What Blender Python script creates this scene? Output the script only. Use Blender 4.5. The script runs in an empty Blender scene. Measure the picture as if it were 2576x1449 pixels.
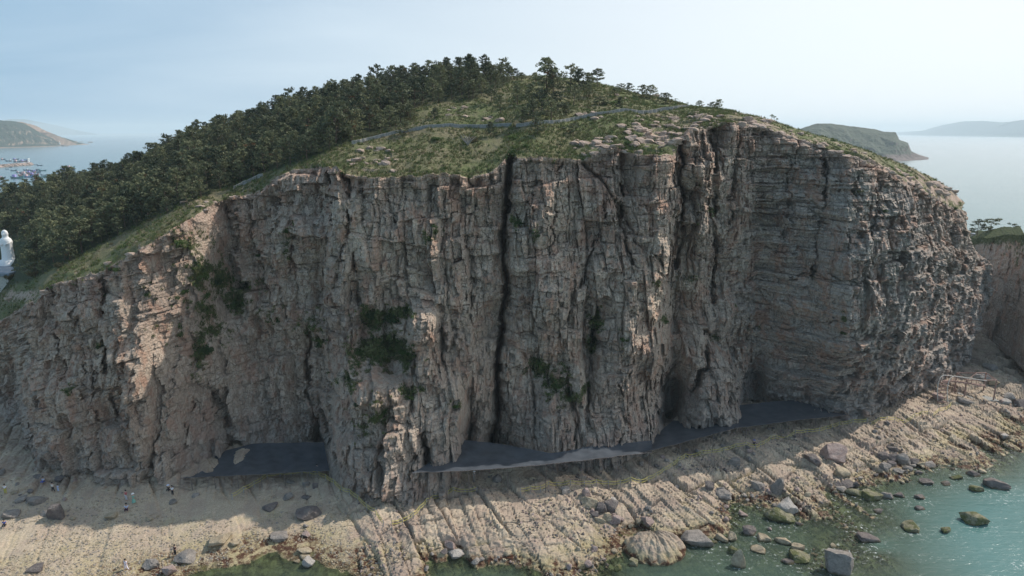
import bpy, bmesh, math, random
import numpy as np
from mathutils import Vector, Matrix, Euler
random.seed(7); RS = np.random.RandomState(7)
sc = bpy.context.scene
COL = sc.collection
R = math.radians

# ------------------------------------------------------------------ camera
H = 58.0                     # camera height above the sea
FV = 1716.0                  # focal length for an image 2576 wide
PITCH = math.atan((724.5 - 333.0) / FV)
cam_d = bpy.data.cameras.new('camera'); cam = bpy.data.objects.new('camera', cam_d); COL.objects.link(cam)
cam.location = (0, 0, H); cam.rotation_euler = (math.pi / 2 - PITCH, 0, 0)
cam_d.sensor_width = 36.0; cam_d.lens = 36.0 * FV / 2576.0
cam_d.clip_start = 0.5; cam_d.clip_end = 60000
sc.camera = cam
# ------------------------------------------------------------------ light
SUN_EL, SUN_AZ = R(48), R(62)          # azimuth from +Y towards +X
SUNV = np.array([math.cos(SUN_EL) * math.sin(SUN_AZ), math.cos(SUN_EL) * math.cos(SUN_AZ), math.sin(SUN_EL)])
w = bpy.data.worlds.new('World'); sc.world = w; w.use_nodes = True
nt = w.node_tree; nt.nodes.clear()
wo = nt.nodes.new('ShaderNodeOutputWorld'); bg = nt.nodes.new('ShaderNodeBackground')
sky = nt.nodes.new('ShaderNodeTexSky'); sky.sky_type = 'NISHITA'; sky.sun_disc = False
sky.sun_elevation = SUN_EL; sky.sun_rotation = SUN_AZ
sky.air_density = 1.0; sky.dust_density = 3.0; sky.ozone_density = 1.6; sky.altitude = 0
tc = nt.nodes.new('ShaderNodeTexCoord')
def wn(t, **k):
    n = nt.nodes.new(t)
    for a_, v in k.items(): setattr(n, a_, v)
    return n
# hazy summer air: the lower the look, the whiter, and brighter towards the sun
sx0 = wn('ShaderNodeSeparateXYZ'); nt.links.new(tc.outputs['Generated'], sx0.inputs[0])
vd = wn('ShaderNodeVectorMath', operation='DOT_PRODUCT'); nt.links.new(tc.outputs['Generated'], vd.inputs[0]); vd.inputs[1].default_value = (math.sin(SUN_AZ), math.cos(SUN_AZ), 0)
toward = wn('ShaderNodeMapRange', interpolation_type='SMOOTHSTEP'); nt.links.new(vd.outputs['Value'], toward.inputs[0]); toward.inputs[1].default_value = -.35; toward.inputs[2].default_value = .95
hzc = wn('ShaderNodeMix', data_type='RGBA'); nt.links.new(toward.outputs[0], hzc.inputs[0]); hzc.inputs[6].default_value = (1.95, 3.8, 5.75, 1); hzc.inputs[7].default_value = (8.7, 9.2, 9.5, 1)
up = wn('ShaderNodeMapRange'); nt.links.new(sx0.outputs[2], up.inputs[0]); up.inputs[1].default_value = 0; up.inputs[2].default_value = .8; up.inputs[3].default_value = .93; up.inputs[4].default_value = .6
hm = wn('ShaderNodeMix', data_type='RGBA'); nt.links.new(up.outputs[0], hm.inputs[0]); nt.links.new(sky.outputs[0], hm.inputs[6]); nt.links.new(hzc.outputs[2], hm.inputs[7])
mp = wn('ShaderNodeMapping'); mp.inputs['Scale'].default_value = (1.0, 1.0, 6.0)
nz = wn('ShaderNodeTexNoise'); nz.inputs['Scale'].default_value = 1.7; nz.inputs['Detail'].default_value = 5; nz.inputs['Roughness'].default_value = .5; nz.inputs['Distortion'].default_value = .5
cr = wn('ShaderNodeMapRange'); cr.inputs[1].default_value = .42; cr.inputs[2].default_value = .75; cr.inputs[3].default_value = 0; cr.inputs[4].default_value = .32
mx = wn('ShaderNodeMix', data_type='RGBA'); mx.inputs[7].default_value = (7.6, 8.6, 9.2, 1)
nt.links.new(tc.outputs['Generated'], mp.inputs['Vector']); nt.links.new(mp.outputs[0], nz.inputs['Vector']); nt.links.new(nz.outputs['Fac'], cr.inputs[0])
nt.links.new(cr.outputs[0], mx.inputs[0]); nt.links.new(hm.outputs[2], mx.inputs[6]); nt.links.new(mx.outputs[2], bg.inputs[0])
nt.links.new(bg.outputs[0], wo.inputs[0])
bg.inputs[1].default_value = 0.1
sd = bpy.data.lights.new('sun', 'SUN'); sd.energy = 3.3; sd.angle = R(.53); sd.color = (1.0, .93, .84)
sun = bpy.data.objects.new('sun', sd); COL.objects.link(sun)
sun.rotation_euler = Vector(-SUNV).to_track_quat('-Z', 'Y').to_euler(); sun.location = (60, 0, 150)
sc.view_settings.view_transform = 'Standard'; sc.view_settings.look = 'None'
sc.view_settings.exposure = 0.25; sc.view_settings.gamma = 1.0; sc.view_settings.use_curve_mapping = False
try:
    sc.cycles.use_denoising = True; sc.cycles.max_bounces = 6; sc.cycles.transparent_max_bounces = 8
    sc.cycles.volume_bounces = 1
except Exception: pass

HAZE = 1.0 / 9000
# ------------------------------------------------------------------ geometry of the view: pixel <-> place
CP, SP = math.cos(PITCH), math.sin(PITCH)
def unproj(vx, vy, D):
    """point of the place seen at (vx, vy) of a 2576 wide picture that is D metres north of the camera"""
    X = (np.asarray(vx, float) - 1288) / FV; Y = -(np.asarray(vy, float) - 724.5) / FV
    t = D / (CP + Y * SP)
    return X * t, D + 0 * t, H + (-SP + Y * CP) * t
def unproj_z(vx, vy, z):
    X = (np.asarray(vx, float) - 1288) / FV; Y = -(np.asarray(vy, float) - 724.5) / FV
    t = (z - H) / (-SP + Y * CP)
    return X * t, (CP + Y * SP) * t
def proj(x, y, z):
    d = y * CP - (z - H) * SP; u = y * SP + (z - H) * CP
    return 1288 + FV * x / d, 724.5 - FV * u / d

# ------------------------------------------------------------------ noise in numpy
def _h(ix, iy, seed):
    a = (ix.astype(np.int64) * 374761393 + iy.astype(np.int64) * 668265263 + seed * 1442695041) & 0xffffffff
    a = ((a ^ (a >> 13)) * 1274126177) & 0xffffffff
    a = (a ^ (a >> 16)); a = (a * 2246822519) & 0xffffffff; a ^= a >> 15
    return (a & 0xffffff) / float(0x1000000)
def rnd(ix, iy, seed): return _h(np.asarray(ix), np.asarray(iy), seed)
def vn(x, y, seed=0):
    ix = np.floor(x); iy = np.floor(y); fx = x - ix; fy = y - iy
    fx = fx * fx * fx * (fx * (fx * 6 - 15) + 10); fy = fy * fy * fy * (fy * (fy * 6 - 15) + 10)
    a = _h(ix, iy, seed); b = _h(ix + 1, iy, seed); c = _h(ix, iy + 1, seed); d = _h(ix + 1, iy + 1, seed)
    return (a + (b - a) * fx) * (1 - fy) + (c + (d - c) * fx) * fy
def fbm(x, y, seed=0, octs=4, gain=.5):
    s = 0; a = 1; t = 0
    for i in range(octs):
        s = s + a * (vn(x + 17.3 * i, y - 9.1 * i, seed + i * 31) - .5); t += a; a *= gain; x = x * 2.03; y = y * 2.03
    return s / t * 2          # about -1..1
def blocks(u, z, w, h, seed, warp=.35, cols_first=True, tilt=0):
    """irregular courses of blocks: returns random value per block and distance (m) to the nearest joint"""
    if not cols_first: u, z, w, h = z, u, h, w
    a = u / w + warp * fbm(u / (3 * w), z / (4 * h), seed + 5, 2) * 1.2
    ci = np.floor(a); f = a - ci
    l = .5 * (_h(ci, ci * 0, seed) - .5) + 0; r_ = 1 + .5 * (_h(ci + 1, ci * 0, seed) - .5)
    lo = f < l; hi = f > r_
    c = ci - lo + hi
    L = c + .5 * (_h(c, c * 0, seed) - .5); Rr = c + 1 + .5 * (_h(c + 1, c * 0, seed) - .5)
    eu = np.minimum(a - L, Rr - a) * w
    b = z / h + 7.7 * _h(c, c * 0, seed + 1) + warp * fbm(z / (3 * h), u / (4 * w), seed + 6, 2)
    ri = np.floor(b); f = b - ri
    lo = f < .55 * (_h(c, ri, seed + 2) - .5); hi = f > 1 + .55 * (_h(c, ri + 1, seed + 2) - .5)
    rr = ri - lo + hi
    L = rr + .55 * (_h(c, rr, seed + 2) - .5); Rr = rr + 1 + .55 * (_h(c, rr + 1, seed + 2) - .5)
    ez = np.minimum(b - L, Rr - b) * h
    tl = (a - c - .5) * w * (_h(c, rr, seed + 7) - .5) + (b - rr - .5) * h * (_h(c, rr, seed + 8) - .5) * .8
    e_ = np.minimum(np.maximum(eu, 0), np.maximum(ez, 0)) / np.maximum(.15, _h(c, rr, seed + 9) * 1.6)
    if tilt: return _h(c, rr, seed + 3) + tilt * tl, e_, _h(c, rr, seed + 4)
    return _h(c, rr, seed + 3), e_, _h(c, rr, seed + 4)
def rbf(px, py, val, sx=1.0, sy=1.0, lin=True):
    P = np.stack([np.asarray(px) * sx, np.asarray(py) * sy], 1); v = np.asarray(val, float)
    K = np.linalg.norm(P[:, None] - P[None], axis=2); n = len(v)
    A = np.zeros((n + 3, n + 3)); A[:n, :n] = -K - np.eye(n) * 1e-6
    Q = np.concatenate([np.ones((n, 1)), P], 1); A[:n, n:] = Q; A[n:, :n] = Q.T
    c = np.linalg.lstsq(A, np.concatenate([v, np.zeros(3)]), rcond=None)[0]
    def f(x, y):
        x = np.asarray(x, float) * sx; y = np.asarray(y, float) * sy; o = c[n] + c[n + 1] * x + c[n + 2] * y
        for i in range(n): o = o - c[i] * np.sqrt((x - P[i, 0]) ** 2 + (y - P[i, 1]) ** 2)
        return o
    return f
def seg_dist(px, py, pts):
    """distance to a polyline and signed side (+ = right-hand side in the picture when the line runs downwards)"""
    best = np.full(px.shape, 1e9); side = np.zeros(px.shape)
    for (x0, y0), (x1, y1) in zip(pts[:-1], pts[1:]):
        dx, dy = x1 - x0, y1 - y0; L2 = dx * dx + dy * dy
        t = np.clip(((px - x0) * dx + (py - y0) * dy) / L2, 0, 1)
        qx = px - (x0 + t * dx); qy = py - (y0 + t * dy); d = np.sqrt(qx * qx + qy * qy)
        m = d < best; best = np.where(m, d, best)
        side = np.where(m, np.sign((px - x0) * dy - (py - y0) * dx), side)
    return best, side

# ------------------------------------------------------------------ object helpers
def tag(o, label=None, cat=None, group=None, kind=None):
    if label: o['label'] = label
    if cat: o['category'] = cat
    if group: o['group'] = group
    if kind: o['kind'] = kind
    return o
def link(name, me, mats=None, parent=None, loc=None, rot=None, scale=None):
    o = bpy.data.objects.new(name, me); COL.objects.link(o)
    if mats is not None and me is not None and len(me.materials) == 0:
        for m in (mats if isinstance(mats, (list, tuple)) else [mats]): me.materials.append(m)
    if parent: o.parent = parent
    if loc is not None: o.location = loc
    if rot is not None: o.rotation_euler = rot
    if scale is not None: o.scale = scale if isinstance(scale, (tuple, list)) else (scale,) * 3
    return o
def empty(name, loc=(0, 0, 0), rz=0):
    o = bpy.data.objects.new(name, None); COL.objects.link(o); o.location = loc; o.rotation_euler = (0, 0, rz); return o
def grid_mesh(name, X, Y, Z, attrs=None, smooth=False, keep=None, flip=False):
    n, m = X.shape
    me = bpy.data.meshes.new(name)
    co = np.stack([X, Y, Z], 2).reshape(-1, 3).astype(np.float32)
    i = np.arange(n * m).reshape(n, m)
    q = np.stack([i[:-1, :-1], i[1:, :-1], i[1:, 1:], i[:-1, 1:]], 2)
    if flip: q = q[:, :, ::-1]
    q = q.reshape(-1, 4)
    if keep is not None: q = q[keep.reshape(-1)]
    me.vertices.add(len(co)); me.vertices.foreach_set('co', co.reshape(-1))
    me.loops.add(q.size); me.loops.foreach_set('vertex_index', q.reshape(-1).astype(np.int32))
    me.polygons.add(len(q)); me.polygons.foreach_set('loop_start', np.arange(0, q.size, 4, dtype=np.int32))
    me.update(calc_edges=True)
    me.polygons.foreach_set('use_smooth', np.full(len(q), smooth))
    for k, a in (attrs or {}).items():
        at = me.attributes.new(k, 'FLOAT', 'POINT'); at.data.foreach_set('value', a.reshape(-1).astype(np.float32))
    return me
def mesh_from(name, verts, faces, smooth=False):
    me = bpy.data.meshes.new(name); me.from_pydata([tuple(map(float, v)) for v in verts], [], faces); me.update()
    if smooth: me.polygons.foreach_set('use_smooth', np.full(len(me.polygons), True))
    return me
def bm_box(bm, c, s, rot=None):
    M = Matrix.Translation(c) @ (rot.to_matrix().to_4x4() if rot else Matrix()) @ Matrix.Diagonal((s[0], s[1], s[2], 1))
    return bmesh.ops.create_cube(bm, size=1.0, matrix=M)['verts']
def bm_tube(bm, p0, p1, r0, r1=None, n=6):
    p0, p1 = Vector(p0), Vector(p1); d = p1 - p0; L = d.length
    if L < 1e-6: return
    M = Matrix.Translation((p0 + p1) / 2) @ d.to_track_quat('Z', 'Y').to_matrix().to_4x4()
    bmesh.ops.create_cone(bm, cap_ends=True, segments=n, radius1=r0, radius2=r0 if r1 is None else r1, depth=L, matrix=M)
def bm_done(bm, name, smooth=False):
    me = bpy.data.meshes.new(name); bm.to_mesh(me); bm.free()
    if smooth: me.polygons.foreach_set('use_smooth', np.full(len(me.polygons), True))
    return me

# ------------------------------------------------------------------ materials
class NB:
    def __init__(s, name):
        s.m = bpy.data.materials.new(name); s.m.use_nodes = True; s.t = s.m.node_tree; s.t.nodes.clear()
        s.out = s.n('ShaderNodeOutputMaterial'); s.p = s.n('ShaderNodeBsdfPrincipled'); s.l(s.p.outputs[0], s.out.inputs[0])
        s.p.inputs['Roughness'].default_value = .9; s.p.inputs['Specular IOR Level'].default_value = .25
        s.geo = s.n('ShaderNodeNewGeometry')
    def n(s, t): return s.t.nodes.new(t)
    def l(s, a, b): s.t.links.new(a, b)
    def put(s, sock, v):
        if hasattr(v, 'is_output'): s.l(v, sock)
        elif isinstance(v, (tuple, list)): sock.default_value = tuple(v) if len(v) == 4 or len(sock.default_value) == 3 else (*v, 1)
        else: sock.default_value = v
    def pos(s, scale=(1, 1, 1), obj=False):
        mp = s.n('ShaderNodeMapping'); mp.inputs['Scale'].default_value = scale
        if obj: src = s.n('ShaderNodeTexCoord').outputs['Object']
        else: src = s.geo.outputs['Position']
        s.l(src, mp.inputs[0]); return mp.outputs[0]
    def noise(s, scale, detail=5, rough=.6, sc3=(1, 1, 1), dist=0, obj=False):
        n = s.n('ShaderNodeTexNoise'); n.inputs['Scale'].default_value = scale; n.inputs['Detail'].default_value = detail
        n.inputs['Roughness'].default_value = rough; n.inputs['Distortion'].default_value = dist
        s.l(s.pos(sc3, obj), n.inputs['Vector']); return n.outputs['Fac']
    def voro(s, scale, sc3=(1, 1, 1), out='Distance', feat='F1'):
        n = s.n('ShaderNodeTexVoronoi'); n.feature = feat; n.inputs['Scale'].default_value = scale; s.l(s.pos(sc3), n.inputs['Vector']); return n.outputs[out]
    def ramp(s, v, a, b, c0=0, c1=1):
        n = s.n('ShaderNodeMapRange'); n.inputs[1].default_value = a; n.inputs[2].default_value = b; n.inputs[3].default_value = c0; n.inputs[4].default_value = c1
        s.put(n.inputs[0], v); return n.outputs[0]
    def mix(s, f, a, b, mode='MIX'):
        n = s.n('ShaderNodeMix'); n.data_type = 'RGBA'; n.blend_type = mode
        s.put(n.inputs[0], f); s.put(n.inputs[6], a); s.put(n.inputs[7], b); return n.outputs[2]
    def math(s, op, a, b=0, clamp=False):
        n = s.n('ShaderNodeMath'); n.operation = op; n.use_clamp = clamp; s.put(n.inputs[0], a); s.put(n.inputs[1], b); return n.outputs[0]
    def attr(s, name):
        n = s.n('ShaderNodeAttribute'); n.attribute_name = name; return n.outputs['Fac']
    def z(s):
        n = s.n('ShaderNodeSeparateXYZ'); s.l(s.geo.outputs['Position'], n.inputs[0]); return n
    def bump(s, h, strength=.5, dist=.1):
        n = s.n('ShaderNodeBump'); n.inputs['Strength'].default_value = strength; n.inputs['Distance'].default_value = dist
        s.put(n.inputs['Height'], h); s.l(n.outputs[0], s.p.inputs['Normal'])
    def base(s, c): s.put(s.p.inputs['Base Color'], c)
def plain(name, col, rough=.8, var=.25, scale=4):
    b = NB(name); n = b.noise(scale, 3, obj=True); d = tuple(c * (1 - var) for c in col); e = tuple(min(1, c * (1 + var)) for c in col)
    b.base(b.mix(b.ramp(n, .3, .7), d, e)); b.p.inputs['Roughness'].default_value = rough; return b.m

def mat_cliff():
    b = NB('cliff_rock'); sep = b.z(); X, Z = sep.outputs[0], sep.outputs[2]
    n1 = b.noise(.09, 6, .62); n2 = b.noise(.5, 6, .7, (1, 1, .35)); n3 = b.noise(2.2, 5, .7, (1, 1, .45)); n4 = b.noise(.22, 4, .6, (1.6, 1.6, .35), 1)
    c = b.mix(b.ramp(n1, .38, .62), (.45, .345, .275), (.66, .52, .4))
    c = b.mix(b.math('MULTIPLY', b.ramp(n2, .45, .65), .7), c, (.74, .62, .49))
    # weathered pink and rust near the rim and in stains
    rim = b.attr('rim')
    c = b.mix(b.math('MULTIPLY', rim, b.ramp(n2, .25, .6, .35, .95)), c, (.47, .315, .24))
    c = b.mix(b.math('MULTIPLY', b.ramp(n4, .58, .72), .5), c, (.36, .19, .13))
    # the eastern wall is colder: lichen grey green
    e = b.math('MULTIPLY', b.ramp(X, 30, 62), b.ramp(n4, .3, .6, .55, .9))
    e = b.math('MULTIPLY', e, b.ramp(rim, .0, .6, 1, .25))
    c = b.mix(e, c, (.4, .365, .33))
    c = b.mix(b.math('MULTIPLY', b.ramp(n3, .52, .75), .55), c, b.mix(.6, c, (.75, .67, .57)))
    c = b.mix(b.math('MULTIPLY', b.ramp(n3, .48, .34), .65), c, b.mix(.8, c, (.07, .052, .045)))
    ck = b.n('ShaderNodeTexVoronoi'); ck.feature = 'DISTANCE_TO_EDGE'; ck.inputs['Scale'].default_value = .8; b.l(b.pos((1, 1, .55)), ck.inputs['Vector'])
    c = b.mix(b.math('MULTIPLY', b.ramp(ck.outputs['Distance'], .05, .0), b.ramp(n2, .4, .6, .1, .8)), c, (.09, .07, .06))
    ns = b.noise(1.5, 7, .8, (1.5, 1.5, .22)); c = b.mix(b.math('MULTIPLY', b.ramp(ns, .45, .36), .5), c, (.16, .125, .105))
    c = b.mix(b.math('MULTIPLY', b.ramp(b.noise(.35, 6, .7, (1, 1, .6)), .5, .6), .6), c, (.47, .24, .155))
    # block to block tone
    tone = b.attr('tone'); c = b.mix(b.ramp(tone, 0, 1, .0, .3), c, (.2, .165, .145)); c = b.mix(b.ramp(tone, .72, .3, 0, .18), c, (.46, .4, .33))
    # salt bleached foot
    foot = b.math('MULTIPLY', b.ramp(Z, 16, 3), b.ramp(n2, .3, .6, .1, .5)); c = b.mix(foot, c, (.37, .34, .32))
    # grass and creeping plants rooted on the ledges
    veg = b.attr('veg'); nv = b.noise(1.1, 6, .75); v = b.ramp(b.math('ADD', veg, nv), .86, .98)
    g = b.mix(b.ramp(n3, .35, .65), (.035, .06, .02), (.11, .12, .045))
    c = b.mix(v, c, g)
    b.base(c)
    bn = b.math('ADD', b.math('MULTIPLY', b.noise(1.7, 8, .72, (1, 1, .5)), .8), b.math('MULTIPLY', b.voro(1.6, (1, 1, 1.6)), .3))
    b.bump(bn, 1.0, .75); return b.m
def mat_hill():
    b = NB('hill_ground'); n1 = b.noise(.08, 5, .6); n2 = b.noise(.6, 6, .7); n3 = b.noise(3, 4, .7)
    c = b.mix(b.ramp(n1, .4, .6), (.125, .145, .055), (.2, .17, .1))
    c = b.mix(b.math('MULTIPLY', b.ramp(n2, .48, .68), .8), c, (.24, .2, .125))
    c = b.mix(b.math('MULTIPLY', b.ramp(n3, .5, .7), .6), c, (.05, .07, .022))
    rk = b.attr('rock'); v = b.ramp(b.math('ADD', rk, n2), .88, .98)
    r = b.mix(b.ramp(n3, .35, .65), (.33, .23, .175), (.52, .4, .32))
    c = b.mix(v, c, r)
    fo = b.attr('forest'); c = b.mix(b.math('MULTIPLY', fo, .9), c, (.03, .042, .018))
    b.base(c); b.bump(b.noise(1.5, 8, .75), .8, .5); return b.m
def mat_shore():
    b = NB('shore_rock'); sep = b.z(); X, Z = sep.outputs[0], sep.outputs[2]
    st = (1.0, .35, 1)
    n1 = b.noise(.12, 5, .6); n2 = b.noise(.7, 6, .7); n3 = b.noise(3.2, 5, .72); n4 = b.noise(.25, 4, .6)
    c = b.mix(b.ramp(n1, .38, .62), (.42, .33, .26), (.58, .47, .35))
    c = b.mix(b.math('MULTIPLY', b.ramp(n2, .42, .7), .7), c, (.64, .55, .4))
    c = b.mix(b.math('MULTIPLY', b.ramp(n2, .45, .28), .6), c, (.25, .185, .15))
    c = b.mix(b.math('MULTIPLY', b.ramp(n3, .48, .32), .6), c, b.mix(.7, c, (.12, .09, .07)))
    ck = b.n('ShaderNodeTexVoronoi'); ck.feature = 'DISTANCE_TO_EDGE'; ck.inputs['Scale'].default_value = .55; b.l(b.pos((1.3, .5, 1)), ck.inputs['Vector'])
    c = b.mix(b.math('MULTIPLY', b.ramp(ck.outputs['Distance'], .045, .0), b.ramp(n2, .42, .58, 0, .85)), c, (.07, .055, .045))
    tone = b.attr('tone'); c = b.mix(b.math('MULTIPLY', b.ramp(b.noise(.16, 5, .65, (1.3, .5, 1)), .5, .62), .45), c, (.24, .19, .14))
    c = b.mix(b.ramp(tone, .1, 1, .5, 0), c, (.2, .16, .13))
    peb = b.attr('beach'); c = b.mix(b.math('MULTIPLY', peb, .85), c, b.mix(b.ramp(b.noise(5, 4, .8), .35, .65), (.34, .27, .185), (.6, .5, .38)))
    hz = b.math('ADD', Z, b.math('MULTIPLY', b.math('SUBTRACT', n2, .5), 1.6))
    hz4 = b.math('ADD', Z, b.math('MULTIPLY', b.math('SUBTRACT', n4, .5), 3.2))
    # yellow algae band, brown weed by the water line, green weed
    c = b.mix(b.math('MULTIPLY', b.ramp(hz4, 1.4, .4), .55), c, (.33, .28, .12))
    c = b.mix(b.math('MULTIPLY', b.ramp(n4, .46, .6), .4), c, (.33, .24, .2))
    c = b.mix(b.math('MULTIPLY', b.ramp(hz, .85, .55), b.ramp(b.noise(.9, 5, .75), .42, .54)), c, (.075, .032, .018))
    c = b.mix(b.math('MULTIPLY', b.math('MULTIPLY', b.ramp(hz, .35, .1), b.ramp(n4, .5, .62)), .6), c, (.13, .14, .04))
    c = b.mix(b.ramp(Z, .12, -.15), c, b.mix(b.ramp(n2, .42, .58), (.075, .055, .032), (.3, .26, .15)))
    wet = b.ramp(Z, .45, .1, 0, 1)
    b.base(c); b.put(b.p.inputs['Roughness'], b.ramp(wet, 0, 1, .92, .45))
    bn = b.math('ADD', b.math('MULTIPLY', b.noise(2.4, 8, .75), .8), b.math('MULTIPLY', b.voro(1.5, (1.6, .6, 1)), .35))
    b.bump(bn, .85, .22); return b.m
def mat_boulder(name, c0, c1, moss=0.0):
    b = NB(name); n = b.noise(1.1, 7, .7); n2 = b.noise(4, 4, .7)
    c = b.mix(b.ramp(n, .35, .65), c0, c1); c = b.mix(b.math('MULTIPLY', b.ramp(n2, .5, .3), .5), c, tuple(x * .4 for x in c0))
    sep = b.z(); c = b.mix(b.ramp(b.math('ADD', sep.outputs[2], b.math('MULTIPLY', n, .5)), .62, .3), c, (.09, .075, .04))
    if moss: c = b.mix(b.math('MULTIPLY', b.ramp(b.noise(.8, 4, .7), .64 - moss * .25, .72 - moss * .25), .85), c, (.095, .105, .035))
    b.base(c); b.bump(b.noise(2.2, 8, .75), 1.0, .3); return b.m
def mat_leaf(name, dark, light, rust=0):
    b = NB(name); oi = b.n('ShaderNodeObjectInfo'); n = b.noise(1.3, 3, .6)
    a = b.math('ADD', b.math('MULTIPLY', oi.outputs['Random'], .5), b.math('MULTIPLY', n, .5))
    c = b.mix(b.ramp(a, .25, .75), dark, light)
    if rust: c = b.mix(b.ramp(b.noise(.35, 2), .66, .72, 0, rust), c, (.17, .07, .03))
    b.base(c); b.p.inputs['Roughness'].default_value = .65
    try: b.p.inputs['Subsurface Weight'].default_value = 0
    except Exception: pass
    tr = b.n('ShaderNodeBsdfTranslucent'); b.l(c, tr.inputs[0]); ms = b.n('ShaderNodeMixShader'); ms.inputs[0].default_value = .22
    b.l(b.p.outputs[0], ms.inputs[1]); b.l(tr.outputs[0], ms.inputs[2]); b.l(ms.outputs[0], b.out.inputs[0]); return b.m
def mat_water():
    b = NB('sea_water'); d = b.attr('depth')
    n = b.noise(.006, 4, .55, (1, 2.2, 1)); n2 = b.noise(.05, 4, .6, (1, 1.6, 1))
    turb = b.mix(b.ramp(n, .35, .65), (.065, .16, .15), (.1, .205, .195))
    turb = b.mix(b.ramp(d, .2, 3.2), (.09, .118, .08), turb)
    tint = (.66, .78, .68)
    dif = b.n('ShaderNodeBsdfDiffuse'); b.put(dif.inputs[0], turb)
    tr = b.n('ShaderNodeBsdfTransparent'); tr.inputs[0].default_value = (*tint, 1)
    ms = b.n('ShaderNodeMixShader'); b.put(ms.inputs[0], b.math('SUBTRACT', 1, b.math('EXPONENT', b.math('MULTIPLY', d, -.95))))
    b.l(tr.outputs[0], ms.inputs[1]); b.l(dif.outputs[0], ms.inputs[2])
    gl = b.n('ShaderNodeBsdfGlossy'); gl.inputs['Roughness'].default_value = .2
    fr = b.n('ShaderNodeFresnel'); fr.inputs[0].default_value = 1.33
    bp = b.n('ShaderNodeBump'); bp.inputs['Strength'].default_value = .5; bp.inputs['Distance'].default_value = .2
    wv = b.math('ADD', b.math('MULTIPLY', b.noise(.9, 5, .65, (.55, 1.4, 1), .6), 1.0), b.math('MULTIPLY', b.noise(.12, 4, .6, (.6, 1.6, 1), .8), 2.2))
    b.put(bp.inputs['Height'], wv); b.l(bp.outputs[0], gl.inputs['Normal']); b.l(bp.outputs[0], fr.inputs['Normal']); b.l(bp.outputs[0], dif.inputs['Normal'])
    m2 = b.n('ShaderNodeMixShader'); b.l(fr.outputs[0], m2.inputs[0]); b.l(ms.outputs[0], m2.inputs[1]); b.l(gl.outputs[0], m2.inputs[2])
    foam = b.n('ShaderNodeBsdfDiffuse'); foam.inputs[0].default_value = (.8, .82, .8, 1)
    ff = b.math('MULTIPLY', b.ramp(b.noise(1.6, 6, .8), .56, .62), b.attr('foam'))
    m3 = b.n('ShaderNodeMixShader'); b.put(m3.inputs[0], ff); b.l(m2.outputs[0], m3.inputs[1]); b.l(foam.outputs[0], m3.inputs[2])
    b.l(m3.outputs[0], b.out.inputs[0]); return b.m
def mat_net():
    b = NB('safety_net_mesh'); b.base(b.mix(b.ramp(b.noise(.5, 4), .3, .7), (.055, .065, .08), (.1, .115, .135)))
    tr = b.n('ShaderNodeBsdfTransparent'); ms = b.n('ShaderNodeMixShader'); ms.inputs[0].default_value = .82
    b.l(tr.outputs[0], ms.inputs[1]); b.l(b.p.outputs[0], ms.inputs[2]); b.l(ms.outputs[0], b.out.inputs[0]); return b.m
def mat_far(name, green, rock, zr):
    b = NB(name); sep = b.z(); n = b.noise(.012, 6, .65); n2 = b.noise(.05, 5, .7)
    c = b.mix(b.ramp(n2, .35, .65), green, tuple(x * 1.6 for x in green))
    steep = b.n('ShaderNodeSeparateXYZ'); b.l(b.geo.outputs['Normal'], steep.inputs[0])
    r = b.math('MAXIMUM', b.ramp(b.math('ADD', sep.outputs[2], b.math('MULTIPLY', n, 10)), zr + 5, zr + 1), b.ramp(b.math('ADD', steep.outputs[2], b.math('MULTIPLY', n2, .3)), .62, .5))
    c = b.mix(r, c, b.mix(b.ramp(n2, .4, .6), rock, tuple(x * .55 for x in rock))); b.base(c); b.bump(n2, .6, 8); return b.m
M = dict(cliff=mat_cliff(), hill=mat_hill(), shore=mat_shore(), water=mat_water(), net=mat_net(),
    grey=mat_boulder('boulder_grey', (.2, .18, .165), (.36, .32, .285)), tan=mat_boulder('boulder_tan', (.3, .24, .17), (.5, .42, .3)),
    pink=mat_boulder('boulder_pink', (.3, .215, .19), (.44, .35, .315)), pale=mat_boulder('boulder_pale', (.34, .31, .28), (.5, .46, .42)),
    dark=mat_boulder('boulder_dark', (.12, .1, .1), (.23, .2, .18)), moss=mat_boulder('boulder_moss', (.16, .15, .1), (.33, .3, .2), .7),
    block=mat_boulder('ledge_rock', (.36, .26, .205), (.54, .42, .345)),
    pine=mat_leaf('pine_needles', (.035, .052, .032), (.19, .2, .105), .8), bark=plain('pine_bark', (.12, .085, .065)),
    leaf=mat_leaf('shrub_leaves', (.04, .08, .02), (.12, .17, .05)), ivy=mat_leaf('creeper_leaves', (.025, .05, .018), (.06, .095, .03)),
    olive=mat_leaf('olive_leaves', (.12, .14, .055), (.25, .26, .12)), dry=mat_leaf('dry_grass', (.12, .1, .05), (.2, .17, .09)), grass=mat_leaf('grass_blades', (.075, .11, .035), (.19, .2, .08)),
    concrete=plain('concrete', (.27, .27, .255)), coping=plain('pale_coping', (.46, .44, .4)), steel=plain('grey_steel', (.3, .31, .32), .5), rust=plain('rusty_steel', (.3, .2, .17), .7),
    yellow=plain('yellow_rope', (.6, .52, .12), .7, .1), white=plain('white_stone', (.8, .79, .77), .6, .06), slate=plain('slate_roof', (.2, .23, .27), .5, .1),
    red=plain('orange_red_paint', (.5, .12, .06), .6, .15), pebble=mat_boulder('pebbles', (.3, .23, .15), (.6, .52, .4)),
    skin=plain('skin', (.5, .33, .25), .6, .05), hair=plain('black_hair', (.02, .02, .02), .6, .1), wood=plain('dead_wood', (.33, .3, .27), .9, .2))
def cloth(name, c):
    if name not in M: M[name] = plain(name, c, .85, .1)
    return M[name]
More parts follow.
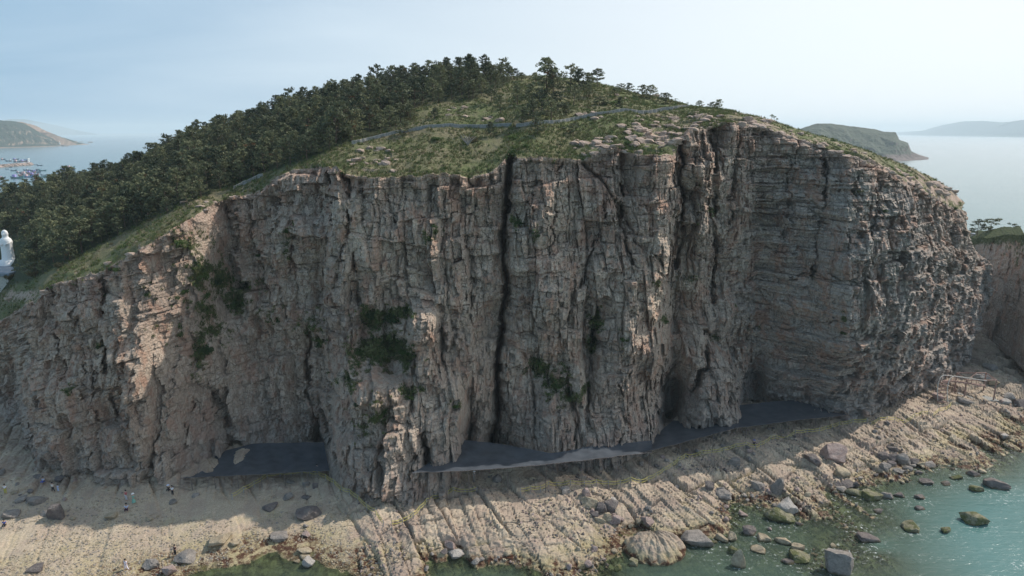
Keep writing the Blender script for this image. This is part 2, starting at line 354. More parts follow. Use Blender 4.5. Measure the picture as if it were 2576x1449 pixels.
# ================================================================== the headland: cliff face, described column by column
def tab(pts):
    a = np.array(pts, float); return lambda s: np.interp(s, a[:, 0], a[:, 1])
ytop = tab([(-160, 860), (0, 806), (58, 772), (64, 762), (88, 762), (108, 728), (170, 706), (240, 686), (275, 674), (350, 628), (420, 590), (500, 536), (560, 508), (580, 497), (632, 492), (660, 474), (700, 450), (740, 432), (800, 426), (845, 414), (866, 438), (905, 446), (980, 450), (1060, 444), (1130, 436), (1180, 446), (1240, 430), (1270, 396), (1288, 372), (1300, 398), (1360, 398), (1400, 404), (1470, 402), (1510, 385), (1555, 366), (1566, 376), (1620, 388), (1700, 392), (1712, 345), (1730, 330), (1775, 328), (1786, 312), (1860, 312), (1905, 316), (1960, 334), (2020, 352), (2080, 378), (2160, 398), (2200, 412), (2250, 432), (2330, 462), (2380, 482), (2430, 512), (2500, 530), (2560, 545)])
ybase = tab([(-160, 1175), (0, 1175), (60, 1185), (200, 1215), (350, 1240), (440, 1205), (480, 1180), (620, 1150), (790, 1150), (835, 1190), (940, 1268), (1060, 1255), (1160, 1228), (1190, 1170), (1260, 1165), (1390, 1215), (1440, 1180), (1560, 1165), (1640, 1125), (1690, 1062), (1760, 1085), (1850, 1066), (1880, 1030), (2050, 1025), (2130, 1052), (2200, 1040), (2280, 1012), (2380, 985), (2500, 955), (2560, 945)])
Dbase = tab([(-160, 124), (0, 121), (50, 119), (66, 107), (200, 104), (350, 100), (440, 103), (500, 106), (640, 110), (800, 111), (835, 104), (870, 99), (940, 96), (1060, 97), (1150, 99), (1180, 107), (1255, 110), (1390, 105), (1560, 108.5), (1640, 114), (1700, 119), (1760, 118), (1860, 122), (1900, 126), (2050, 126), (2130, 125), (2280, 133), (2400, 143), (2500, 151), (2560, 160)])
xr_t = tab([(0, 2430), (.06, 2432), (.12, 2436), (.16, 2440), (.22, 2448), (.3, 2490), (.42, 2496), (.52, 2490), (.62, 2472), (.7, 2466), (.8, 2446), (.88, 2440), (1, 2395)])
NS, NT = 1480, 520
s1 = np.linspace(-150, 2500, NS); t1 = np.linspace(0, 1, NT)
S, T = np.meshgrid(s1, t1, indexing='ij')
# jagged rim: stepped in courses rather than smooth
rim_j = 9 * (blocks(s1, s1 * 0, 38, 10, 77)[0] - .5) + 5 * (blocks(s1, s1 * 0, 14, 10, 78)[0] - .5)
YT = (ytop(s1) + rim_j)[:, None]; YB = ybase(s1)[:, None]
VY = YT + (YB - YT) * T
sq = np.clip((S - 2180) / 320, 0, 1)
VX = np.where(S < 2180, S, 2180 + (xr_t(T) - 2180) * sq)
# low-frequency relief: metres further away (+) or nearer (-) than the plane standing on the foot line
cp = [  # picture x, y, offset
 (-100, 900, 10), (0, 850, 9), (36, 1000, 8), (20, 1140, 4), (80, 780, 5), (80, 1000, -1), (100, 1180, 0), (150, 740, 5), (200, 1000, 0), (240, 720, 4.5), (200, 1200, 0), (262, 780, 2.5), (300, 900, .5), (330, 1100, 0), (350, 1230, 0),
 (300, 700, 5), (330, 800, 3.4), (370, 900, 1.8), (420, 1000, .5), (450, 1100, 0), (400, 650, 7), (420, 760, 5.5), (440, 870, 4), (480, 980, 3), (530, 1060, 3), (500, 560, 8.5), (500, 660, 6.8), (520, 760, 6), (540, 860, 5.2), (560, 950, 4.8), (600, 1080, 3.5), (560, 530, 16), (570, 640, 15), (575, 720, 13.5), (600, 800, 9.5), (640, 900, 8), (700, 1000, 5), (760, 1100, 5),
 (600, 510, 16), (606, 600, 13.5), (626, 700, 12), (655, 790, 9.5), (700, 500, 12), (720, 700, 8), (760, 850, 4.5), (700, 460, 11), (800, 450, 7), (800, 600, 2), (790, 780, 3), (780, 950, 4), (790, 1130, 4),
 (870, 460, 13), (870, 600, 11), (850, 760, 11), (840, 860, 7), (835, 980, 3.5), (860, 1100, 2), (900, 1200, 0), (960, 460, 14), (980, 600, 12.5), (960, 760, 13.5), (930, 860, 12), (980, 930, 11), (960, 978, 3.5), (940, 1050, 3), (950, 1150, 1), (1000, 1260, 0), (1060, 800, 8.5), (1060, 880, 7), (1100, 1000, 4), (1030, 1060, 2.5), (1080, 1150, 1), (1140, 1200, 0), (1140, 480, 14.5), (1120, 700, 13.5), (1135, 850, 10), (1180, 450, 6), (1180, 700, 4), (1175, 900, 2), (1180, 1050, 1), (1200, 1150, 0), (1240, 450, 3.5), (1245, 700, 2), (1240, 1000, 1),
 (1310, 410, 5), (1310, 600, 4), (1300, 900, 3), (1300, 1100, 2), (1390, 1200, 0), (1400, 420, 10.5), (1400, 600, 9), (1400, 800, 7), (1370, 930, 5.5), (1440, 970, 5), (1500, 400, 10), (1540, 380, 8), (1530, 500, 6.5), (1500, 700, 5.5), (1480, 850, 6), (1500, 1000, 2), (1560, 1100, 0), (1620, 1100, -2.5), (1640, 900, -2), (1560, 800, 1.5), (1640, 780, -1), (1590, 600, 3.5), (1600, 400, 3), (1690, 400, -1), (1690, 520, -1.5), (1680, 640, -.5), (1650, 700, 0), (1590, 420, 5),
 (1740, 350, 2), (1740, 500, 3), (1760, 640, 5), (1700, 800, 6), (1690, 960, 6), (1770, 420, 0), (1780, 560, 1), (1800, 700, 8), (1760, 900, 2), (1780, 1000, -2.5), (1760, 1070, -2), (1840, 950, -1), (1820, 800, 5), (1850, 1040, -1), (1870, 850, 8), (1880, 700, 9), (1800, 340, 7), (1850, 330, 4), (1850, 500, 5), (1900, 340, 5), (1930, 500, 4), (1900, 980, 6), (1950, 800, 4), (2000, 1000, 3), (2050, 350, 2), (2060, 500, -.5), (2050, 700, -2), (2070, 860, -3), (2080, 980, 0), (2120, 1035, 1), (2160, 420, -2), (2150, 600, -6), (2160, 800, -8), (2180, 940, -4), (2200, 1020, 0), (2250, 450, -2.5), (2260, 600, -6.5), (2260, 800, -8), (2280, 930, -4), (2285, 1000, 0), (2340, 500, -2), (2350, 650, -5), (2350, 800, -4), (2380, 950, 0), (2420, 540, 3), (2440, 700, 7), (2450, 850, 5), (2480, 700, 12), (2480, 600, 10)]
cx, cy, cv = zip(*cp)
f = rbf(cx, cy, cv)
gs = np.arange(-150, 2521, 10.); gt = np.arange(300, 1300, 10.)
G = f(*np.meshgrid(gs, gt, indexing='ij'))
def bil(gx, gy, A, x, y):
    fx = np.clip((x - gx[0]) / (gx[1] - gx[0]), 0, len(gx) - 1.001); fy = np.clip((y - gy[0]) / (gy[1] - gy[0]), 0, len(gy) - 1.001)
    i = fx.astype(int); j = fy.astype(int); fx = fx - i; fy = fy - j
    return (A[i, j] * (1 - fx) + A[i + 1, j] * fx) * (1 - fy) + (A[i, j + 1] * (1 - fx) + A[i + 1, j + 1] * fx) * fy
D = Dbase(S) + bil(gs, gt, G, VX, VY)
_b1 = blocks(VX, VY, 26, 30, 301)[0] - .5; _b2 = blocks(VX, VY, 11, 16, 302)[0] - .5
wx = VX + 9 * fbm(VX / 50, VY / 50, 3, 4) + 8 * _b1 + 5 * _b2; wy = VY + 8 * fbm(VX / 40 + 9, VY / 40, 4, 3) + 10 * _b2
_a, _b = np.searchsorted(s1, [1095, 1236]); _w = np.clip((1040 - VY[_a:_b]) / 130, 0, 1); _w = _w * _w * (3 - 2 * _w); _k = np.linspace(0, 1, _b - _a)[:, None]
D[_a:_b] = D[_a:_b] * (1 - _w) + (D[_a:_a + 1] * (1 - _k) + D[_b:_b + 1] * _k) * _w
def groove(pts, wid, dep, d=None):
    global D
    x0 = min(p[0] for p in pts) - 5 * wid; x1 = max(p[0] for p in pts) + 5 * wid
    i0, i1 = np.searchsorted(s1, [x0 - 30, x1 + 30]) if x1 < 2150 else (0, NS)
    i0 = max(0, i0); dd, _ = seg_dist(wx[i0:i1], wy[i0:i1], pts)
    k_ = 1.0 if dep > 7 else .62; q_ = np.clip(.55 + 1.5 * fbm(wx[i0:i1] / 30, wy[i0:i1] / 30, int(pts[0][0]) + 7, 3), .0, 1.25) if dep < 7 else 1.0
    D[i0:i1] += dep * .62 * q_ * np.exp(-(dd / (wid * k_)) ** 2) + .3 * dep * np.exp(-dd / (wid * 3.0))
def step(pts, right, wid, rng):
    """the rock on the right of a line lies `right` metres further back, healing over rng pixels"""
    global D
    x0 = min(p[0] for p in pts) - 3 * rng; x1 = max(p[0] for p in pts) + 3 * rng
    i0, i1 = np.searchsorted(s1, [x0, x1]) if x1 < 2150 else (int(NS * .6), NS)
    dd, sd_ = seg_dist(wx[i0:i1], wy[i0:i1], pts); sg = dd * sd_
    y0 = min(p[1] for p in pts); y1 = max(p[1] for p in pts)
    fade = np.clip((wy[i0:i1] - y0 + 25) / 40, 0, 1) * np.clip((y1 + 25 - wy[i0:i1]) / 40, 0, 1)
    D[i0:i1] += right * (1 / (1 + np.exp(-np.clip(sg / wid, -30, 30)))) * np.exp(-np.maximum(sg, 0) / rng) * fade
# the great crack and the lesser joints, faults and buttress edges
groove([(1290, 340), (1284, 420), (1276, 500), (1268, 600), (1266, 660), (1273, 720), (1264, 820), (1256, 950), (1250, 1050), (1240, 1130)], 6.5, 11)
groove([(836, 420), (834, 560), (812, 680), (794, 780)], 5, 5); step([(834, 400), (832, 560), (812, 690), (790, 800), (776, 900), (770, 1030)], -2.5, 3, 60)
groove([(775, 830), (768, 950), (790, 1040), (815, 1110)], 8, 5)
step([(578, 480), (588, 620), (604, 720), (640, 790)], -3, 3, 40)
step([(560, 520), (580, 600), (590, 700)], 3, 5, 12)
groove([(606, 560), (700, 700), (720, 800)], 3, 1.2)
for gp, gw, gd in [([(640, 500), (650, 640), (660, 760)], 4, 1.8), ([(740, 440), (738, 560), (730, 700)], 4, 2), ([(700, 470), (705, 600)], 3, 1.4), ([(868, 440), (880, 560), (862, 640), (845, 740)], 5, 3), ([(905, 450), (905, 560)], 3, 1.5),
    ([(975, 450), (985, 530), (1000, 560)], 5, 2.5), ([(1010, 450), (1006, 520)], 4, 2), ([(1120, 450), (1120, 620), (1130, 760)], 3.5, 1.6), ([(1180, 450), (1176, 600), (1186, 800)], 3.5, 1.5), ([(1230, 440), (1228, 560)], 3, 1.6), ([(890, 640), (900, 760)], 5, 2.5),
    ([(1345, 420), (1330, 640)], 3, 1.5), ([(1410, 410), (1400, 520), (1385, 640)], 3.5, 1.7), ([(1470, 410), (1530, 480), (1600, 590), (1660, 660)], 5, 3), ([(1530, 480), (1500, 600), (1460, 720), (1430, 800)], 4, 2.4), ([(1500, 780), (1490, 850), (1484, 960), (1480, 1060)], 6, 4), ([(1560, 375), (1566, 460), (1560, 560), (1590, 660)], 6, 5),
    ([(1712, 350), (1712, 470), (1724, 600), (1700, 680)], 7, 6), ([(1640, 400), (1635, 520)], 3, 1.5), ([(1590, 400), (1600, 560)], 3, 1.2), ([(1600, 600), (1690, 720), (1780, 840)], 4, 2.2), ([(1745, 400), (1752, 560), (1748, 650)], 4, 2.5), ([(1790, 330), (1796, 470), (1800, 620), (1790, 760)], 8, 5),
    ([(1780, 850), (1775, 920), (1745, 990)], 8, 5), ([(1860, 320), (1850, 420), (1830, 560)], 6, 3), ([(1925, 420), (2000, 380)], 3, 1), ([(2075, 380), (2072, 500), (2050, 640), (2040, 720)], 6, 3.2), ([(2155, 405), (2150, 520), (2130, 640)], 4, 2.2), ([(2110, 390), (2108, 480)], 3, 1.5), ([(2210, 430), (2200, 560), (2190, 700)], 5, 2.5), ([(2000, 360), (1985, 470), (1975, 600)], 4, 1.6),
    ([(2296, 450), (2290, 600), (2250, 800)], 4, 2), ([(1870, 560), (1990, 540), (2080, 560)], 3, 1.2), ([(1900, 700), (2050, 690), (2200, 720)], 3, 1.2), ([(1880, 820), (1980, 830), (2100, 800)], 3, 1.3), ([(1930, 620), (2000, 640), (2050, 620)], 3, 1.2),
    ([(110, 730), (140, 860), (150, 1000)], 5, 2), ([(190, 710), (200, 860), (215, 1000)], 4, 1.6), ([(262, 700), (258, 820), (262, 960), (270, 1080)], 7, 3.5), ([(300, 860), (320, 1000), (340, 1120)], 6, 3), ([(390, 960), (400, 1080), (380, 1180)], 6, 3), ([(230, 900), (240, 1050), (230, 1180)], 4, 2), ([(480, 1010), (470, 1120)], 4, 1.8), ([(540, 980), (560, 1060), (600, 1110)], 8, 4), ([(590, 1080), (600, 1140)], 9, 5), ([(66, 800), (62, 950), (75, 1100), (90, 1180)], 5, 4),
    ([(1050, 880), (1045, 960), (1030, 1040)], 5, 2.5), ([(1115, 800), (1110, 900), (1130, 960)], 4, 2), ([(1160, 1100), (1168, 1220)], 6, 6), ([(1065, 1090), (1072, 1160)], 5, 3.5), ([(1030, 1060), (1040, 1150), (1030, 1200)], 4, 2), ([(960, 1130), (930, 1230)], 5, 2), ([(880, 1120), (860, 1230)], 4, 1.5), ([(1340, 960), (1345, 1100), (1350, 1170)], 5, 2.5), ([(1440, 960), (1450, 1080), (1440, 1160)], 4, 2), ([(1560, 960), (1570, 1080), (1560, 1140)], 4, 2), ([(1390, 840), (1380, 960)], 3, 1.3), ([(2380, 520), (2400, 640), (2350, 800), (2260, 920), (2200, 990)], 5, 2.2)]: groove(gp, gw, gd)
step([(1700, 390), (1712, 520), (1700, 620), (1680, 700), (1686, 780), (1670, 900), (1664, 1000), (1640, 1110)], 4.5, 3, 60)
step([(1560, 375), (1568, 470), (1560, 560)], 3.5, 3, 30)
step([(1786, 320), (1790, 440), (1780, 560)], 4.5, 3, 30)
step([(2432, 520), (2436, 600), (2400, 700), (2370, 800), (2330, 900), (2290, 960)], 4, 4, 50)
step([(1782, 850), (1830, 900), (1862, 960), (1858, 1050)], 4, 4, 60)
step([(1100, 780), (1105, 900), (1090, 960)], 1.6, 3, 40); step([(1165, 1110), (1170, 1220)], 3, 3, 50); step([(835, 1110), (900, 1230)], -3, 4, 60)
# hollows: sea caves, overhangs and plant gullies
def hollow(x, y, a, b, dep, p=2.5):
    global D
    q = (np.abs((wx - x) / a) ** p + np.abs((wy - y) / b) ** p); D += dep * np.exp(-q)
hollow(1682, 1010, 26, 62, 9); hollow(1675, 1050, 24, 18, 6); hollow(1886, 965, 34, 60, 7); hollow(1900, 1020, 60, 16, 4); hollow(598, 1128, 14, 16, 6); hollow(805, 1110, 18, 45, 6); hollow(1070, 1150, 8, 26, 5); hollow(1262, 1130, 40, 40, 4); hollow(1180, 1110, 14, 60, 4)
hollow(380, 1215, 16, 16, 5); hollow(190, 1195, 60, 10, 2.5); hollow(60, 1150, 30, 30, 4); hollow(1700, 1020, 60, 60, 2); hollow(960, 1190, 12, 30, 2); hollow(925, 840, 50, 60, 2.5); hollow(1485, 880, 18, 80, 2); hollow(1370, 930, 36, 40, 1.5); hollow(560, 790, 50, 60, 2); hollow(2330, 1000, 110, 16, 3.5); hollow(2000, 1010, 110, 14, 3)
# protruding knobs
def knob(x, y, a, b, dep, p=4): hollow(x, y, a, b, -dep, p)
knob(1060, 825, 38, 46, 3); knob(1130, 850, 8, 26, 1.8); knob(1155, 855, 8, 20, 1.8); knob(910, 985, 16, 30, 2); knob(950, 1000, 10, 22, 1.6); knob(995, 990, 14, 24, 1.8); knob(882, 850, 8, 30, 1.6); knob(600, 560, 24, 60, 2); knob(1180, 690, 30, 10, .4); knob(1500, 700, 20, 50, 1); knob(2200, 600, 30, 60, 1); knob(1770, 460, 10, 100, 1.5)
# position before the fine relief, then courses of blocks pushed in and out
X0, Y0, Z0 = unproj(VX, VY, D)
u = X0 + .25 * D
east = np.clip((VX - 1760) / 160, 0, 1)
west = 1 - np.clip((VX - 900) / 300, 0, 1)
tilt = Z0 - .12 * X0 * (VX < 560)                          # beds dip a little in the west
uw = u + .28 * fbm(u / 2.5, Z0 / 2.5, 15, 3); zw = tilt + .28 * fbm(u / 2.5 + 7, Z0 / 2.5, 16, 3)
r1, e1, k1 = blocks(uw, zw, 5.2, 9, 11, tilt=.16); r2, e2, k2 = blocks(uw + .12 * zw, zw, 2.3, 4.2, 12, .5, tilt=.45)
r3, e3, k3 = blocks(uw - .08 * zw, zw, 1.0, 1.7, 13, .5, tilt=.9); r4, e4, k4 = blocks(uw, zw, .5, .8, 14, tilt=1.2)
q1, g1, j1 = blocks(uw, zw, 7, 2.9, 21, .45, False, .16); q2, g2, j2 = blocks(uw, zw, 3.0, 1.2, 22, .5, False, .5); q3, g3, j3 = blocks(uw, zw, 1.3, .55, 23, .5, False, 1.0)
patch = np.clip(.5 + 1.3 * fbm(u / 9, Z0 / 9, 60, 3), 0, 1)
colf = (r1 - .5) * 2.6 + (r2 - .5) * 1.6 + (r3 - .5) * .95 + (r4 - .5) * .42 + .5 * np.exp(-(e1 / .12) ** 2) + .4 * np.exp(-(e2 / .1) ** 2) + .25 * np.exp(-(e3 / .06) ** 2)
rowf = (q1 - .5) * 2.3 + (q2 - .5) * 1.35 + (q3 - .5) * .75 + (r3 - .5) * .35 + .45 * np.exp(-(g1 / .1) ** 2) + .35 * np.exp(-(g2 / .08) ** 2)
mixf = np.clip(east * .85 + (patch - .5) * .9 - .04, 0, 1)
fine = colf * (1 - mixf) + rowf * mixf
fine = fine + 1.3 * fbm(u / 9, Z0 / 14, 40, 4) + .35 * fbm(u / 1.0, Z0 / 1.6, 41, 4, .7) + .8 * fbm((u + .12 * Z0) / 2.6, Z0 / 20, 42, 4)
calm = .7 + .4 * np.clip(1 + 1.4 * fbm(u / 14, Z0 / 10, 50, 2), 0, 1)
rough = 1 + .35 * np.clip(1 - np.abs(VX - 440) / 170, 0, 1) * np.clip((1100 - VY) / 100, 0, 1)
fine = fine * calm * rough + (rough - 1) * 1.1 * (q1 - .5 + .6 * (q2 - .5))
edge_fade = np.clip(T * NT / 10, .35, 1)
nx = -np.gradient(D, axis=0) * 0      # push straight out of the wall, towards the south
fine *= edge_fade
X = X0 + .12 * fine; Y = Y0 + fine; Z = Z0 + .04 * (r3 - .5)
tone = np.clip(.45 * (k2 * (1 - mixf) + j2 * mixf) + .35 * (k3 * (1 - mixf) + j3 * mixf) + .2 * k1 + .25 * (fbm(u / 3, Z0 / 9, 45, 3)), 0, 1)
rim = np.exp(-np.maximum(Z0[:, :1] - Z0, 0) / (2.0 + 3.5 * (VX > 1450) * (VX < 1960) + 1.5 * (VX < 600)))
lit_slope = np.clip(1 - np.abs(VX - (430 + (VY - 700) * .1)) / 160, 0, 1) * (VY < 1010) * (VX > 250)
rim = np.clip(np.maximum(rim, .4 * np.clip(lit_slope * 1.3, 0, 1) * np.clip((1010 - VY) / 150, 0, 1)) + .25 * (VX > 2330) * (T < .35), 0, 1)
# reddish walls beside the great crack and the western tower
for (x, y, a, b_, v) in [(1255, 520, 22, 80, .7), (630, 540, 45, 40, .6), (1330, 480, 50, 60, .3), (1590, 560, 40, 120, .45), (1700, 900, 40, 60, .3), (330, 1080, 40, 90, .25), (1580, 1010, 60, 60, .25), (640, 700, 60, 60, .2), (900, 800, 40, 40, .35), (1740, 430, 40, 100, .4)]:
    rim = np.maximum(rim, v * np.exp(-((VX - x) / a) ** 2 - ((VY - y) / b_) ** 2))
VEG = [(480, 620, 50, 40, .42), (500, 690, 48, 45, .5), (520, 780, 40, 50, .45), (440, 690, 40, 30, .3), (430, 760, 50, 30, .3), (400, 830, 40, 25, .3), (560, 700, 30, 60, .5), (600, 750, 30, 50, .5), (500, 880, 40, 60, .5), (540, 830, 60, 40, .42), (370, 740, 30, 20, .25), (420, 880, 40, 20, .25), (245, 870, 16, 10, .5), (190, 975, 10, 14, .5), (470, 590, 40, 20, .35), (640, 720, 30, 30, .35),
 (940, 800, 45, 40, .55), (1000, 790, 45, 22, .55), (960, 880, 70, 45, .6), (900, 900, 60, 50, .42), (1020, 900, 30, 40, .5), (870, 960, 50, 30, .4), (950, 1050, 40, 50, .4), (1020, 990, 40, 18, .5), (900, 1080, 25, 60, .35), (800, 860, 20, 20, .45), (780, 820, 40, 40, .35), (700, 790, 60, 30, .3), (730, 590, 20, 60, .3), (1085, 595, 35, 14, .4), (1100, 580, 12, 14, .5), (1300, 560, 25, 20, .45), (1350, 590, 12, 22, .4),
 (1500, 820, 26, 30, .5), (1490, 870, 18, 40, .5), (1355, 925, 34, 30, .55), (1400, 960, 50, 50, .42), (1440, 990, 30, 26, .5), (1470, 970, 16, 16, .5), (1380, 990, 30, 12, .4), (1560, 860, 30, 20, .3), (1670, 800, 12, 14, .5), (1650, 708, 8, 16, .4), (1720, 700, 30, 16, .35), (1760, 540, 10, 120, .2), (2120, 800, 14, 12, .5), (1790, 530, 14, 26, .4), (1890, 830, 30, 14, .3), (2220, 520, 16, 14, .35), (2160, 490, 30, 24, .2), (1140, 1030, 16, 14, .35), (1800, 850, 16, 12, .4), (2250, 480, 30, 12, .2)]
veg = np.zeros_like(VX)
for (x, y, a, b_, v) in VEG: veg = np.maximum(veg, v * np.exp(-((VX - x) / (a * 1.1)) ** 2 - ((VY - y) / (b_ * 1.1)) ** 2) * 1.15)
veg = veg + .22 * np.exp(-np.maximum(T * NT, 0) / 9) * (VX < 1500)
# extra rows down into the ground, extra columns turning the eastern corner back into the hill
def ext(A, dz): return np.concatenate([A, A[:, -1:] + dz], axis=1)
Xf = ext(X, 0); Yf = ext(Y, .6); Zf = ext(Z, -4.5)
def addcols(A, dx): return np.concatenate([A] + [A[-1:] + d for d in dx], axis=0)
ks = [1.5, 5, 12, 30, 60]
Xf = addcols(Xf, [1.2, 2.5, 1, -6, -30]); Yf = addcols(Yf, ks); Zf = addcols(Zf, [-.3, -.6, -1.5, -3, -6])
ea = lambda A: addcols(ext(A, 0), [0] * 5)
cliff_me = grid_mesh('cliff', Xf, Yf, Zf, {'tone': ea(tone), 'rim': ea(rim), 'veg': ea(veg)}, flip=True)
cliff = tag(link('cliff', cliff_me, M['cliff']), 'grey and tan blocky rock cliff of the headland with a tall dark crack', kind='structure')
def face_at(vx, vy):
    i = int(np.clip(np.searchsorted(s1, vx), 0, NS - 1))
    if vx > 2180: i = int(np.clip(np.searchsorted(s1, 2180 + (vx - 2180) * 320 / 262), 0, NS - 1))
    j = int(np.argmin(np.abs(VY[i] - vy))); return X[i, j], Y[i, j], Z[i, j]

# ------------------------------------------------------------------ hill top
ysky = tab([(-160, 520), (0, 486), (200, 458), (330, 424), (480, 352), (600, 316), (760, 266), (880, 228), (1000, 210), (1100, 186), (1200, 182), (1260, 192), (1380, 192), (1500, 207), (1560, 221), (1700, 257), (1850, 287), (1900, 297), (2000, 324), (2160, 374), (2250, 404), (2300, 424), (2400, 484), (2432, 508), (2500, 526)])
Dsky = tab([(-160, 235), (0, 232), (480, 215), (1000, 198), (1200, 188), (1500, 178), (1700, 165), (1900, 155), (2050, 148), (2160, 148), (2300, 152), (2400, 158), (2500, 166)])
hs = np.arange(0, NS, 2); NH = len(hs); NR = 150
e = (X[hs, 0], Y[hs, 0], Z[hs, 0]); sv = s1[hs]
sx = np.where(sv < 2180, sv, 2180 + (xr_t(0) - 2180) * np.clip((sv - 2180) / 320, 0, 1))
# smooth away the joints of the rim once we are a few metres inland
def sm(a, k=15):
    p = np.pad(a, k, mode='edge'); return np.convolve(p, np.ones(2 * k + 1) / (2 * k + 1), 'valid')
Ds = np.maximum(Dsky(sx), sm(e[1]) + 3); sxx, syy, szz = unproj(sx, ysky(sx), Ds)
rr = np.linspace(0, 1, NR)[None]
blend = np.clip(rr * NR / 7, 0, 1)
ex = e[0][:, None] * (1 - blend) + sm(e[0])[:, None] * blend; ey = e[1][:, None] * (1 - blend) + sm(e[1])[:, None] * blend; ez = e[2][:, None] * (1 - blend) + sm(e[2])[:, None] * blend
# spacing: finer near the rim
q = rr ** 1.25
HX = ex + (sxx[:, None] - ex) * q; HY = ey + (syy[:, None] - ey) * q; HZ = ez + (szz[:, None] - ez) * q
ln = np.sqrt((syy[:, None] - ey) ** 2)
HZ += np.sin(np.pi * q) * np.minimum(ln * .03, 2.2)
hv = proj(HX, HY, HZ)
terr, te, tk = blocks(HX * .6 + HY * .1, HY, 9, 3.2, 31, .5, False)
rockm = np.zeros_like(HX)
for (x, y, a, b_, v) in [(1640, 350, 90, 45, .5), (1500, 370, 60, 30, .48), (1700, 300, 60, 40, .45), (1740, 320, 60, 30, .45), (1850, 320, 120, 22, .5), (1980, 350, 80, 26, .5), (2060, 380, 60, 20, .4), (2300, 460, 80, 30, .5), (2400, 500, 50, 30, .55), (940, 420, 60, 25, .4), (950, 380, 60, 20, .3), (1140, 290, 30, 22, .48), (1230, 300, 40, 14, .4), (1190, 330, 40, 12, .25), (1500, 295, 40, 14, .4), (1470, 262, 40, 12, .35), (520, 520, 80, 22, .42), (350, 620, 70, 26, .4), (200, 690, 80, 16, .4), (60, 745, 90, 25, .5), (680, 470, 60, 16, .36), (1470, 285, 40, 10, .3), (1240, 400, 30, 30, .36), (1320, 380, 30, 20, .3), (1620, 300, 60, 14, .3), (1600, 235, 60, 14, .25)]:
    rockm = np.maximum(rockm, v * np.exp(-((hv[0] - x) / a) ** 2 - ((hv[1] - y) / b_) ** 2))
rockm = np.maximum(rockm, .44 * np.clip((hv[0] - 1790) / 60, 0, 1) * (.75 + .5 * fbm(HX / 6, HY / 6, 35, 3)))
rockm = np.maximum(rockm, .55 * np.exp(-rr * NR / 3.5))
HZ += blend * (np.clip(rockm * 2.2, 0, 1) * (terr - .5) * .9 + .5 * fbm(HX / 7, HY / 7, 33, 4) + .18 * fbm(HX / 1.2, HY / 1.2, 34, 3) * (1 - .5 * (hv[0] > 1200)))
bx, by = [], []
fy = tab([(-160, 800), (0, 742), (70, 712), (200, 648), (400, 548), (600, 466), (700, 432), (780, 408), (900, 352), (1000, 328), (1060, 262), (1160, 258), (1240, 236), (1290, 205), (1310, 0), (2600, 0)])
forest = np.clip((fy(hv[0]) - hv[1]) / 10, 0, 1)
# the far side of the hill, running down to the sea
back = [3, 8, 18, 40, 80, 140]
HXb = np.concatenate([HX] + [HX[:, -1:] for k in back], 1); HYb = np.concatenate([HY] + [HY[:, -1:] + k for k in back], 1)
HZb = np.concatenate([HZ] + [np.maximum(HZ[:, -1:] - np.array([.45, 1.9, 6.5, 19, 42, 90])[i], -3) for i, k in enumerate(back)], 1)
eb = lambda A: np.concatenate([A] + [A[:, -1:]] * 6, 1)
hill = tag(link('hill', grid_mesh('hill', HXb, HYb, HZb, {'rock': eb(rockm), 'forest': eb(forest)}), M['hill']), kind='structure')
def hill_at(vx, vy):
    i = int(np.clip(np.searchsorted(sx, vx), 0, NH - 1)); j = int(np.argmin(np.abs(hv[1][i] - vy)))
    return HX[i, j], HY[i, j], HZ[i, j]

